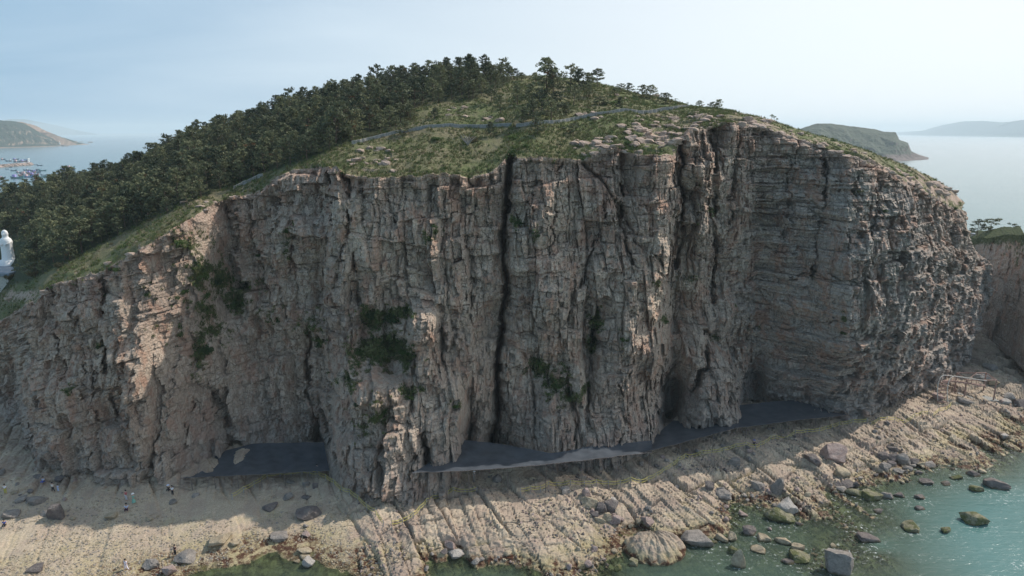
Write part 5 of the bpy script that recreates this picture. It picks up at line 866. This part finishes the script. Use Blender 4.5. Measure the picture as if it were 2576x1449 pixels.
net('safety_net', [(1640, 1104, 116), (1700, 1050, 126), (1850, 1020, 129), (2000, 1004, 131), (2110, 1012, 131)], [(1600, 1142, 103), (1700, 1118, 109), (1850, 1077, 116), (2000, 1058, 120), (2135, 1044, 124)], 'dark safety net rising to the right below the eastern wall', seed=5)

# ================================================================== roped paths
def rope_path(pts, label, posts=None, h=1.15, ropes=2, spacing=2.2, mat='yellow', name='rope_fence'):
    W = [np.array(ground_at(x, y)) for x, y in pts]; P_ = []
    for a, b_ in zip(W[:-1], W[1:]):
        k = max(1, int(round(np.linalg.norm(b_ - a) / spacing)))
        for j in range(k): P_.append(a + (b_ - a) * j / k)
    P_.append(W[-1]); P_ = [np.array((p[0], p[1], max(float(shore_h(np.array([p[0]]), np.array([p[1]]))[0]), .6))) for p in P_]
    r_ = tag(empty(name, tuple(P_[0])), label, 'rope fence'); o0 = np.array(r_.location)
    bm = bmesh.new(); bm_tube(bm, (0, 0, -.3), (0, 0, h), .045, n=6); pm = bm_done(bm, 'post'); pm.materials.append(M['steel'])
    for p in P_: q_ = bpy.data.objects.new('post', pm); COL.objects.link(q_); q_.parent = r_; q_.location = tuple(p - o0)
    for rk in range(ropes):
        bm = bmesh.new()
        for a, b_ in zip(P_[:-1], P_[1:]):
            prev = None
            for t in np.linspace(0, 1, 5):
                c = a + (b_ - a) * t - o0; c = c + np.array((0, 0, h - .08 - rk * .45 - .16 * 4 * t * (1 - t)))
                if prev is not None: bm_tube(bm, prev, c, .036, n=4)
                prev = c
        link('rope', bm_done(bm, 'rope'), M[mat], r_)
rope_path([(585, 1258), (640, 1226), (705, 1200), (760, 1194), (800, 1200), (840, 1222), (900, 1262), (945, 1296)], 'yellow rope fence curving along the shaded path in the left cove')
rope_path([(945, 1300), (965, 1325)], 'short yellow rope fence at the foot of the middle buttress')
rope_path([(985, 1330), (1040, 1305), (1090, 1262), (1140, 1246), (1200, 1242)], 'yellow rope fence above the red rock edge right of the middle buttress')
rope_path([(1310, 1244), (1360, 1238), (1400, 1229), (1470, 1226), (1560, 1224), (1612, 1222), (1650, 1202), (1690, 1180), (1740, 1158), (1790, 1144), (1850, 1138), (1900, 1132), (1950, 1108), (2000, 1096), (2060, 1090), (2110, 1076), (2180, 1068)], 'longest yellow rope fence following the path below the eastern wall')
rope_path([(2190, 1070), (2250, 1062), (2300, 1054), (2335, 1046)], 'yellow rope fence on the sunlit rock at the right')
rope_path([(2345, 1052), (2376, 1036), (2392, 1024)], 'last short yellow rope fence leading to the arched stair')
# low wall on the hill
def hill_wall(pts, label, h=.5, n=80):
    a = np.array(pts, float); xs = np.linspace(a[0, 0], a[-1, 0], n); P_ = [np.array(hill_at(x, np.interp(x, a[:, 0], a[:, 1]))) for x in xs]
    P_ = np.array(P_); k = np.ones(5) / 5
    for c in (1, 2): P_[:, c] = np.convolve(np.pad(P_[:, c], 2, 'edge'), k, 'valid')
    r_ = tag(empty('low_wall', tuple(P_[0])), label, 'wall')
    for nm, off0, off1, th_, mt in (('wall', -.5, h, .16, 'concrete'), ('coping', h + .003, h + .08, .2, 'coping')):
        v, f_ = [], []
        for p in P_:
            q_ = p - P_[0]
            for (dy, dz) in ((-th_, off0), (-th_, off1), (th_, off1), (th_, off0)): v.append((q_[0], q_[1] + dy, q_[2] + dz))
        for i in range(len(P_) - 1):
            for j in range(4): f_.append((4 * i + j, 4 * i + (j + 1) % 4, 4 * i + 4 + (j + 1) % 4, 4 * i + 4 + j))
        f_ += [(0, 1, 2, 3), (4 * n - 1, 4 * n - 2, 4 * n - 3, 4 * n - 4)]
        link(nm, mesh_from(nm, v, f_), M[mt], r_)
hill_wall([(884, 362), (940, 348), (1000, 336), (1040, 330), (1100, 323), (1180, 321), (1286, 318)], 'low concrete wall running from the wood to the head of the crack')
hill_wall([(1296, 321), (1400, 308), (1440, 300), (1500, 292), (1560, 283), (1640, 281), (1690, 278), (1728, 272)], 'low concrete wall climbing right from the crack to the ridge')
hill_wall([(585, 478), (620, 462), (660, 444)], 'short low wall below the wood on the left rim', .5, 20)

# ================================================================== people
def body(pts, edges, rad, mat, name, parent, sub=1):
    me = bpy.data.meshes.new(name); me.from_pydata([tuple(p) for p in pts], edges, []); me.update()
    o = link(name, me, None, parent); md = o.modifiers.new('skin', 'SKIN'); sv_ = me.skin_vertices[0].data
    for i, r_ in enumerate(rad): sv_[i].radius = (r_, r_) if not isinstance(r_, tuple) else r_
    sv_[0].use_root = True
    s_ = o.modifiers.new('subdivision', 'SUBSURF'); s_.levels = sub; s_.render_levels = sub; dg = bpy.context.evaluated_depsgraph_get(); m2_ = bpy.data.meshes.new_from_object(o.evaluated_get(dg)); m2_.name = name
    o.modifiers.clear(); o.data = m2_; m2_.materials.clear(); m2_.materials.append(mat); m2_.polygons.foreach_set('use_smooth', np.full(len(m2_.polygons), True)); return o
POSE = {
 'stand': dict(hip=(0, 0, .92), kl=(-.1, -.02, .5), fl=(-.11, 0, .06), kr=(.1, -.02, .5), fr=(.12, .02, .06), el=(-.27, 0, 1.12), hl=(-.25, -.08, .86), er=(.27, 0, 1.12), hr=(.26, -.08, .86), lean=0),
 'walk': dict(hip=(0, 0, .9), kl=(-.12, -.06, .5), fl=(-.28, -.04, .06), kr=(.14, .04, .48), fr=(.34, .1, .08), el=(-.24, 0, 1.12), hl=(-.32, -.12, .9), er=(.24, .02, 1.12), hr=(.34, .02, .9), lean=-.03),
 'sit': dict(hip=(0, 0, .24), kl=(-.14, -.38, .44), fl=(-.13, -.55, .06), kr=(.14, -.38, .44), fr=(.13, -.55, .06), el=(-.26, -.1, .48), hl=(-.14, -.34, .46), er=(.26, -.1, .48), hr=(.14, -.34, .46), lean=-.1)}
def person(vx, vy, pose, shirt, legs, label, skirt=None, s=1.0, rz=0.0, hat=None, at=None, bag=None):
    p = at or ground_at(vx, vy); r_ = tag(empty('person', (p[0], p[1], p[2]), rz), label, 'person'); r_.scale = (s, s, s); q_ = POSE[pose]; hx, hy, hz_ = q_['hip']; t = 0.52; ln_ = q_['lean']
    ch = (hx, hy + ln_ * .8, hz_ + .28); sh = (hx, hy + ln_, hz_ + t - .04); nk = (hx, hy + ln_ * 1.1, hz_ + t + .04); hd = (hx, hy + ln_ * 1.2 - .02, hz_ + t + .2)
    sl = (-.17, sh[1], sh[2] - .03); sr = (.17, sh[1], sh[2] - .03); V_ = [(hx, hy, hz_), ch, sh, nk, (hd[0], hd[1], hd[2] - .05), (hd[0], hd[1], hd[2] + .05), sl, q_['el'], q_['hl'], sr, q_['er'], q_['hr'], (-.09, hy, hz_ - .04), q_['kl'], q_['fl'], (q_['fl'][0], q_['fl'][1] - .14, .04), (.09, hy, hz_ - .04), q_['kr'], q_['fr'], (q_['fr'][0], q_['fr'][1] - .14, .04)]
    E = [(0, 1), (1, 2), (2, 3), (3, 4), (4, 5), (2, 6), (6, 7), (7, 8), (2, 9), (9, 10), (10, 11), (0, 12), (12, 13), (13, 14), (14, 15), (0, 16), (16, 17), (17, 18), (18, 19)]
    Rr = [.12, .13, .12, .055, .085, .1, .055, .042, .035, .055, .042, .035, .085, .06, .042, .035, .085, .06, .042, .035]
    body(V_, E, Rr, M['skin'], 'body', r_)
    sm_ = cloth('cloth_' + '_'.join('%02d' % int(c * 99) for c in shirt), shirt); lm = cloth('cloth_' + '_'.join('%02d' % int(c * 99) for c in legs), legs)
    e1_ = tuple(np.array(sl) * .35 + np.array(q_['el']) * .65); e2_2 = tuple(np.array(sr) * .35 + np.array(q_['er']) * .65)
    body([V_[0], ch, sh, sl, e1_, sr, e2_2], [(0, 1), (1, 2), (2, 3), (3, 4), (2, 5), (5, 6)], [.145, .155, .14, .08, .07, .08, .07], sm_, 'shirt', r_)
    if skirt:
        bm = bmesh.new(); bmesh.ops.create_cone(bm, cap_ends=False, segments=12, radius1=.3, radius2=.15, depth=.7, matrix=Matrix.Translation((0, hy, hz_ - .3))); link('skirt', bm_done(bm, 'skirt', True), sm_, r_)
    else: body([V_[0], V_[12], q_['kl'], tuple(np.array(q_['kl']) * .2 + np.array(q_['fl']) * .8), V_[16], q_['kr'], tuple(np.array(q_['kr']) * .2 + np.array(q_['fr']) * .8)], [(0, 1), (1, 2), (2, 3), (0, 4), (4, 5), (5, 6)], [.135, .11, .08, .065, .11, .08, .065], lm, 'trousers', r_)
    bm = bmesh.new(); bmesh.ops.create_uvsphere(bm, u_segments=10, v_segments=7, radius=.125, matrix=Matrix.Translation((hd[0], hd[1] + .03, hd[2] + .05)))
    link('hair', bm_done(bm, 'hair', True), M['hair'], r_)
    if hat:
        bm = bmesh.new(); bmesh.ops.create_cone(bm, cap_ends=True, segments=12, radius1=.24, radius2=.11, depth=.12, matrix=Matrix.Translation((hd[0], hd[1], hd[2] + .13))); link('hat', bm_done(bm, 'hat'), cloth('cloth_hat_' + str(int(hat[0] * 99)), hat), r_)
    if bag: bm = bmesh.new(); bm_box(bm, Vector((0, hy + .2, hz_ + .32)), (.3, .18, .42)); bmesh.ops.bevel(bm, geom=bm.edges[:], offset=.04, segments=2, affect='EDGES'); link('backpack', bm_done(bm, 'backpack'), cloth('cloth_bag_%d' % int(bag[2] * 99), bag), r_)
    return r_
W_, K_, B_, LB = (.75, .76, .8), (.025, .025, .03), (.08, .12, .4), (.45, .55, .75)
PE = [(1, 58, 640, 'stand', W_, (.5, .45, .1), dict(), 'person in a white shirt and yellow shorts at the left edge'), (1, 436, 530, 'sit', LB, B_, dict(), 'person in pale blue sitting against the cliff foot'), (1, 528, 622, 'walk', (.7, .66, .6), K_, dict(), 'person with black hair, light jacket and black trousers striding in the shade'), (1, 578, 618, 'stand', LB, LB, dict(s=.75), 'child in light blue walking beside the striding person'), (1, 1252, 706, 'stand', (.5, .12, .14), (.55, .55, .6), dict(s=1.05), 'person in a red top and pale trousers beside the person in the green dress'), (1, 1325, 735, 'stand', (.22, .45, .36), K_, dict(skirt=1, hat=(.85, .82, .8)), 'person in a green dress with a pale hat'), (1, 1255, 800, 'sit', (.55, .62, .8), (.06, .02, .05), dict(s=1.2), 'person in a light top crouching at the shadow edge'), (1, 1672, 605, 'sit', K_, K_, dict(hat=(.6, .65, .8)), 'person in black sitting with a pale cap'), (1, 1708, 655, 'stand', W_, K_, dict(bag=(.05, .03, .06)), 'person in a white shirt with a dark backpack standing beside the one in black'), (1, 50, 955, 'sit', B_, K_, dict(s=1.1), 'person in blue and black crouching at the lower left edge'), (1, 1250, 1392, 'walk', (.85, .78, .86), (.85, .78, .86), dict(), 'person dressed all in white striding over the sunlit pebbles'), (1, 1735, 1250, 'stand', (.06, .03, .03), K_, dict(), 'person in dark clothes standing by the leaning pair of boulders'),
 (2, 392, 422, 'stand', (.3, .3, .36), K_, dict(), 'person in grey on the path at the crown of the rope fence'), (2, 606, 440, 'stand', (.4, .4, .42), (.3, .3, .3), dict(), 'person in grey in the shade under the left net'), (2, 2157, 510, 'stand', (.25, .25, .24), (.3, .28, .25), dict(hat=(.8, .8, .78)), 'person with a white hat under the edge of the middle net'), (3, 2388, 160, 'sit', (.02, .02, .05), K_, dict(s=1.1, hat=(.15, .15, .3)), 'person in dark blue sitting among rocks at the rope')]
for r_, x, y, pose, a, b_, kw, lab in PE:
    vx, vy = zv(r_, x, y); person(vx, vy, pose, a, b_, lab, rz=random.uniform(-.4, .4), **kw)
for x, y, D_, a, b_, lab in [(2500, 872, 0, (.4, .4, .4), K_, 'person in grey walking on the retaining wall path'), (2568, 922, 0, B_, K_, 'person in blue on the path at the right edge')]:
    person(x, y, 'stand', a, b_, lab, at=tuple(float(q_) for q_ in unproj(x, y, 172 if x < 2550 else 160)))

# ================================================================== cove on the right: retaining wall, arched stair, frame
Wp = [unproj(x, y, d) for x, y, d in [(2446, 842, 186), (2480, 878, 174), (2520, 912, 164), (2560, 946, 156), (2620, 992, 146), (2680, 1040, 136)]]
r_ = tag(empty('retaining_wall', Wp[0]), 'stone retaining wall with the footpath on top, curving out of the right edge', 'wall'); v, f_, v2, f2 = [], [], [], []
for p in Wp:
    q_ = np.array(p) - np.array(Wp[0]); b0 = 1.0 - Wp[0][2]; v += [(q_[0], q_[1] - .3, b0), (q_[0], q_[1], q_[2]), (q_[0] + 3, q_[1] + 3.0, q_[2]), (q_[0] + 3, q_[1] + 3.0, b0)]; v2 += [(q_[0] - .1, q_[1] - .12, q_[2]), (q_[0] - .1, q_[1] - .12, q_[2] + .75), (q_[0] + .1, q_[1] + .25, q_[2] + .75), (q_[0] + .1, q_[1] + .25, q_[2])]
for i in range(len(Wp) - 1):
    for j in range(4): a = (4 * i + j, 4 * i + (j + 1) % 4, 4 * i + 4 + (j + 1) % 4, 4 * i + 4 + j); f_.append(a); f2.append(a)
link('wall', mesh_from('wall', v, f_), M['concrete'], r_); link('parapet', mesh_from('parapet', v2, f2), M['coping'], r_)
def cyl_obj(name, segs, mat, parent, rad=.06, n=5):
    bm = bmesh.new()
    for a, b_ in segs: bm_tube(bm, a, b_, rad, n=n)
    return link(name, bm_done(bm, name), M[mat], parent)
fx, fyy, fz = ground_at(2462, 1004); r_ = tag(empty('steel_frame', (fx, fyy, fz)), 'open rusty steel frame of a pavilion without its roof in the right cove', 'frame'); fw, fd, fh = 6.4, 4.5, 4.6
cs = [(-fw / 2, 0), (fw / 2, 0), (fw / 2 + .8, fd), (-fw / 2 + .8, fd)]
for (a, b_) in cs: cyl_obj('leg', [((a, b_, -.8), (a, b_, fh))], 'rust', r_, .16)
for i in range(4): cyl_obj('beam', [((*cs[i], fh), (*cs[(i + 1) % 4], fh))], 'rust', r_, .12)
for i in range(4): cyl_obj('rafter', [((*cs[i], fh), (.4, fd / 2, fh + .9))], 'rust', r_, .07)
bm = bmesh.new(); bm_box(bm, Vector((.4, fd / 2, -.3)), (fw + 1, fd + 1, .8)); link('plinth', bm_done(bm, 'plinth'), M['concrete'], r_)
ax_, ay_, az_ = ground_at(2392, 1022); r_ = tag(empty('arched_stair', (ax_, ay_, az_)), 'arched stair with slatted railing at the right foot of the cliff', 'stair'); pr = None; segs, bars = [], []
for k in range(19):
    t = k / 18; xx = -.8 + 9.0 * t * t + .4 * t; zz = 4.6 * math.sin(min(t * 2.0, 1.0) * math.pi / 2) - 1.6 * max(0, t - .5) * 2 * .6; yy = 3.2 * math.sin(t * 2.2); c = (xx, yy, zz + 1.0)
    bars.append(((xx, yy, zz - .1), c)); bars.append(((xx - 1.5, yy + .9, zz - .1), (xx - 1.5, yy + .9, zz + .9)))
    bm = bmesh.new(); bm_box(bm, Vector((xx - .75, yy + .45, zz - .15)), (1.7, .5, .12)); link('step', bm_done(bm, 'step'), M['rust'], r_)
    if pr: segs.append((pr, c)); segs.append(((pr[0] - 1.5, pr[1] + .9, pr[2] - .1), (c[0] - 1.5, c[1] + .9, c[2] - .1)))
    pr = c
cyl_obj('handrail', segs, 'coping', r_, .09); cyl_obj('balusters', bars, 'rust', r_, .04)
# small block-built jetty edge and beacon things near the cove
x, y, z = ground_at(2540, 985)
for k, (vx, vy, s_, lab) in enumerate([(2500, 966, 1.8, 'large tan slab behind the steel frame'), (2470, 952, 2.4, 'pale tilted slab at the foot of the retaining wall'), (2540, 1000, 1.6, 'pale slab right of the steel frame'), (2524, 1012, 1.3, 'bleached slab below the steel frame on the right'), (2565, 1020, 2.2, 'long dark slab at the right edge above the shallow pool'), (2494, 925, 1.9, 'grey slab under the retaining wall'), (2425, 1012, 1.5, 'stone block beside the arched stair'), (2360, 1003, 1.8, 'cracked block left of the arched stair')]):
    x, y, z = ground_at(vx, vy); me = rock_mesh(1200 + k, .6, 3, 10, .07); me.materials.append(M[['tan', 'pale', 'pale', 'pale', 'dark', 'grey', 'grey', 'pink'][k]]); tag(link('boulder', me, None, loc=(x, y, z + .2 * s_), rot=(.1, .1, k), scale=(s_, s_ * .7, s_ * .45)), lab, 'boulder')
# post on the plateau at the far right, pale roofed hut
x_, y_, z_ = unproj(2557, 590, 190); bm = bmesh.new(); bm_tube(bm, (0, 0, -1), (0, 0, 1.3), .25, n=8); bm_box(bm, Vector((0, 0, 1.4)), (.6, .6, .2)); tag(link('stone_post', bm_done(bm, 'stone_post'), M['dark'], loc=(x_, y_, z_)), 'short dark post standing on the plateau at the right edge', 'post')
x_, y_, z_ = unproj(2478, 594, 200); r_ = tag(empty('long_hut', (x_, y_, z_ - 1.5), .2), 'low pale building half hidden behind the right corner', 'building'); bm = bmesh.new(); bm_box(bm, Vector((0, 0, .9)), (7, 3, 2.2)); link('wall', bm_done(bm, 'wall'), M['coping'], r_); bm = bmesh.new(); bm_box(bm, Vector((0, 0, 2.15)), (7.6, 3.6, .25)); link('roof', bm_done(bm, 'roof'), M['slate'], r_)

# ================================================================== statue and its roofed base at the left
_hp = hill_at(22, 668); D_ = float(_hp[1]) - 1; bx_, by_, bz_ = unproj(23, 656, D_); k_ = D_ / FV * 1.1
r_ = tag(empty('robed_statue', (bx_, by_, bz_)), 'tall white statue of a veiled robed figure at the left edge of the wood', 'statue')
prof = [(0, 14), (4, 14.5), (5, 14), (18, 13), (30, 12.5), (40, 13.5), (46, 14), (52, 11), (55, 7), (58, 6.5), (63, 7.5), (68, 6.5), (71, 4), (72.5, .5)]
nA = 28; vs, fs_ = [], []
zz_ = np.linspace(0, 72.5, 46); pr_ = np.interp(zz_, [a for a, _ in prof], [b_ for _, b_ in prof])
for z0_, rr0 in zip(zz_, pr_):
    for a in range(nA):
        t = a / nA * 2 * math.pi; fold = 1 + (.05 * math.sin(t * 9 + .3) if z0_ < 42 else .02 * math.sin(t * 5)); vs.append((math.cos(t) * rr0 * k_ * fold, math.sin(t) * rr0 * k_ * .72 * fold, z0_ * k_))
for i in range(len(zz_) - 1):
    for a in range(nA): fs_.append((i * nA + a, i * nA + (a + 1) % nA, (i + 1) * nA + (a + 1) % nA, (i + 1) * nA + a))
fs_.append(tuple(range((len(zz_) - 1) * nA, len(zz_) * nA)))
link('robe', mesh_from('robe', vs, fs_, True), M['white'], r_)
bm = bmesh.new(); bmesh.ops.create_uvsphere(bm, u_segments=14, v_segments=10, radius=5.2 * k_, matrix=Matrix.Translation((0, -2.6 * k_, 61.5 * k_)) @ Matrix.Diagonal((.8, .8, 1.15, 1))); bmesh.ops.create_cone(bm, cap_ends=True, segments=6, radius1=.9 * k_, radius2=.3 * k_, depth=2.4 * k_, matrix=Matrix.Translation((0, -7 * k_, 61.5 * k_)) @ Matrix.Rotation(1.2, 4, 'X')); link('face', bm_done(bm, 'face', True), M['white'], r_)
bm = bmesh.new(); bm_tube(bm, (-12 * k_, 0, 46 * k_), (-3 * k_, -11 * k_, 38 * k_), 3.8 * k_, 3 * k_, 8); bm_tube(bm, (12 * k_, 0, 46 * k_), (3 * k_, -11 * k_, 38 * k_), 3.8 * k_, 3 * k_, 8); link('sleeves', bm_done(bm, 'sleeves', True), M['white'], r_)
bm = bmesh.new()
for i in range(14):
    a = i / 14 * 6.283; bmesh.ops.create_icosphere(bm, subdivisions=2, radius=6 * k_, matrix=Matrix.Translation((math.cos(a) * 19 * k_, math.sin(a) * 13 * k_, -6 * k_)) @ Matrix.Rotation(a, 4, 'Z') @ Matrix.Diagonal((.9, .8, 1.2, 1)))
bmesh.ops.create_cone(bm, cap_ends=True, segments=24, radius1=26 * k_, radius2=17 * k_, depth=22 * k_, matrix=Matrix.Translation((0, 0, -8 * k_))); link('wave_base', bm_done(bm, 'wave_base', True), M['white'], r_)
px_, py_, pz_ = unproj(8, 678, D_ - 5); r_ = tag(empty('statue_hall', (px_, py_, pz_), .0), 'grey roofed stone hall that carries the white statue', 'building')
bm = bmesh.new(); bm_box(bm, Vector((-1, 0, -3.2)), (9.5, 8, 5.2)); link('wall', bm_done(bm, 'wall'), M['coping'], r_)
bm = bmesh.new(); vs_ = bm_box(bm, Vector((-1, 0, -.2)), (11.4, 9.6, .7)); bmesh.ops.bevel(bm, geom=bm.edges[:], offset=.1, segments=1, affect='EDGES'); link('roof', bm_done(bm, 'roof'), M['slate'], r_)
rx_, ry_, rz_ = unproj(47, 636, D_ + 6); bm = bmesh.new(); bm_box(bm, Vector((-1.6, .8, 0)), (3.4, .3, .9), Euler((0, 0, -.5))); bm_box(bm, Vector((1.3, .7, 0)), (2.8, .3, .9), Euler((0, 0, .5))); tag(link('red_parapet', bm_done(bm, 'red_parapet'), M['red'], loc=(rx_, ry_, rz_)), 'low orange red parapet right of the white statue', 'parapet')

# ================================================================== boats in the left bay, breakwater, lighthouse
hullm = {}
def boat(vx, vy, lenpx, col, label, cabin=True, rz=0., cabcol=(.5, .5, .55), group=None):
    x, y = unproj_z(vx, vy, 0); L = lenpx / FV * y; r_ = tag(empty('fishing_boat', (x, y, 0), rz), label, 'boat', group); n = 15; v, f_ = [], []
    for i in range(n):
        t = i / (n - 1); wd = .16 * math.sin(math.pi * min(.93, .12 + .88 * t)) ** .6; sh_ = .09 + .13 * (2 * t - 1) ** 2 * (1.3 if t > .5 else .7); v += [(L * (t - .5), -wd * L, sh_ * L), (L * (t - .5) * .9, -wd * .6 * L, -.03 * L), (L * (t - .5) * .9, wd * .6 * L, -.03 * L), (L * (t - .5), wd * L, sh_ * L), (L * (t - .5), 0, sh_ * L * .65)]
    for i in range(n - 1):
        for j in range(5): f_.append((5 * i + j, 5 * i + (j + 1) % 5, 5 * i + 5 + (j + 1) % 5, 5 * i + 5 + j))
    f_ += [(0, 1, 2, 3, 4), tuple(range(5 * n - 1, 5 * n - 6, -1))]; link('hull', mesh_from('hull', v, f_), cloth('boat_paint_%02d%02d%02d' % tuple(int(c * 99) for c in col), col), r_)
    if cabin:
        bm = bmesh.new(); bm_box(bm, Vector((-.22 * L, 0, .2 * L)), (.22 * L, .18 * L, .18 * L)); link('cabin', bm_done(bm, 'cabin'), cloth('cabin_%02d%02d%02d' % tuple(int(c * 99) for c in cabcol), cabcol), r_)
        bm = bmesh.new(); bm_tube(bm, (.1 * L, 0, .05 * L), (.1 * L, 0, .42 * L), .012 * L, n=5); link('mast', bm_done(bm, 'mast'), M['steel'], r_)
BC = [(.05, .1, .16), (.1, .14, .2), (.06, .18, .2), (.2, .1, .12), (.08, .2, .42), (.3, .16, .14)]
BT = [(22, 406, 16, 0, 1), (40, 402, 16, 1, 1), (44, 408, 20, 1, 1), (66, 403, 12, 4, 1), (60, 407, 18, 3, 1), (8, 402, 14, 0, 1), (100, 417, 14, 0, 0), (90, 415, 8, 0, 0), (27, 421.5, 9, 0, 0), (18, 426, 10, 0, 0), (35, 430, 16, 0, 0), (48, 435, 14, 0, 1), (66, 429, 16, 1, 1), (84, 430, 22, 0, 0), (96, 428, 12, 1, 1), (107, 430, 18, 2, 0), (92, 434, 20, 1, 1), (66, 439, 26, 3, 1), (58, 443, 22, 5, 1), (78, 436, 22, 5, 1), (72, 446, 26, 4, 1), (102, 446, 24, 2, 0), (44, 449, 34, 2, 1), (146, 446, 26, 1, 1), (158, 437, 20, 3, 1), (165, 430, 20, 0, 1), (178, 423, 22, 2, 1), (182, 427, 16, 4, 1), (128, 450, 20, 2, 0), (6, 448, 16, 1, 1), (110, 441, 14, 1, 0), (86, 441, 24, 3, 1)]
cn = ['black', 'slate grey', 'dark teal', 'maroon', 'blue', 'reddish brown']
for k, (x, y, l_, c, cb) in enumerate(BT):
    where = 'in the far raft' if y < 412 else ('by the breakwater tip' if y < 424 and x < 120 else ('partly behind the trees right of the bay' if x > 125 else ('in the crowded raft near the trees' if y > 432 and x < 95 else 'moored in the near bay')))
    boat(x, y, l_ * 1.0, BC[c], f'{cn[c]} fishing boat ' + ('with a cabin ' if cb else 'low and open ') + where, bool(cb), random.uniform(-.25, .25) + (math.pi if k % 3 == 0 else 0), [(.5, .5, .55), (.35, .3, .6), (.6, .4, .4)][k % 3], 'fishing boats in the left bay')
P0 = [unproj_z(x, y, 0) for x, y in [(-200, 432), (-60, 426), (0, 421), (40, 418), (76, 415)]]; v, f_ = [], []
for k in range(60):
    t = k / 59 * 4; i = min(3, int(t)); a = np.array(P0[i]) + (np.array(P0[i + 1]) - np.array(P0[i])) * (t - i); 
    for (dy, dz) in ((-14, -1), (-7, 2.4 + random.random() * 1.2), (-2, 4.6 + random.random() * .6), (3, 4.4), (12, -1)): v.append((a[0] + random.uniform(-1.5, 1.5), a[1] + dy + random.uniform(-2, 2) * (dz < 4), dz))
for k in range(59):
    for j in range(4): f_.append((5 * k + j, 5 * k + j + 1, 5 * k + 6 + j, 5 * k + 5 + j))
f_ += [(0, 1, 2, 3, 4), (299, 298, 297, 296, 295)]
tag(link('breakwater', mesh_from('breakwater', v, f_), M['pink']), 'pale stone breakwater reaching into the left bay', 'breakwater')
bx0, by0 = unproj_z(73, 415, 0); r_ = tag(empty('beacon', (bx0, by0, 4)), 'small white beacon at the tip of the breakwater', 'beacon'); cyl_obj('tower', [((0, 0, -1), (0, 0, 6))], 'white', r_, 1.6, 10); cyl_obj('lantern', [((0, 0, 6.1), (0, 0, 8))], 'white', r_, 2.2, 10)
lx, ly = unproj_z(151, 366.5, 0); r_ = tag(empty('lighthouse', (lx, ly, 2)), 'small white lighthouse at the tip of the left island', 'lighthouse'); cyl_obj('tower', [((0, 0, -3), (0, 0, 12))], 'white', r_, 2.6, 10); cyl_obj('gallery', [((0, 0, 12.1), (0, 0, 13))], 'dark', r_, 3.4, 10); cyl_obj('lantern', [((0, 0, 13.1), (0, 0, 16))], 'white', r_, 1.8, 10)
# shrubby plain between the hill and the bay
v0, v1 = np.meshgrid(np.linspace(-400, 320, 60), np.linspace(0, 1, 16), indexing='ij')
# ================================================================== haze
def haze_box(zt, ext_=16000):
    me = mesh_from('haze', [(x, y, z) for x in (-ext_, ext_) for y in (-400, ext_) for z in (-7, zt)], [(0, 1, 3, 2), (4, 6, 7, 5), (0, 4, 5, 1), (2, 3, 7, 6), (0, 2, 6, 4), (1, 5, 7, 3)])
    m = bpy.data.materials.new('haze_air'); m.use_nodes = True; t = m.node_tree; t.nodes.clear()
    o = t.nodes.new('ShaderNodeOutputMaterial'); v = t.nodes.new('ShaderNodeVolumePrincipled')
    v.inputs['Color'].default_value = (.84, .93, 1, 1); v.inputs['Density'].default_value = HAZE; v.inputs['Anisotropy'].default_value = .1
    t.links.new(v.outputs[0], o.inputs['Volume'])
    tag(link('haze', me, m), kind='stuff')
haze_box(225)
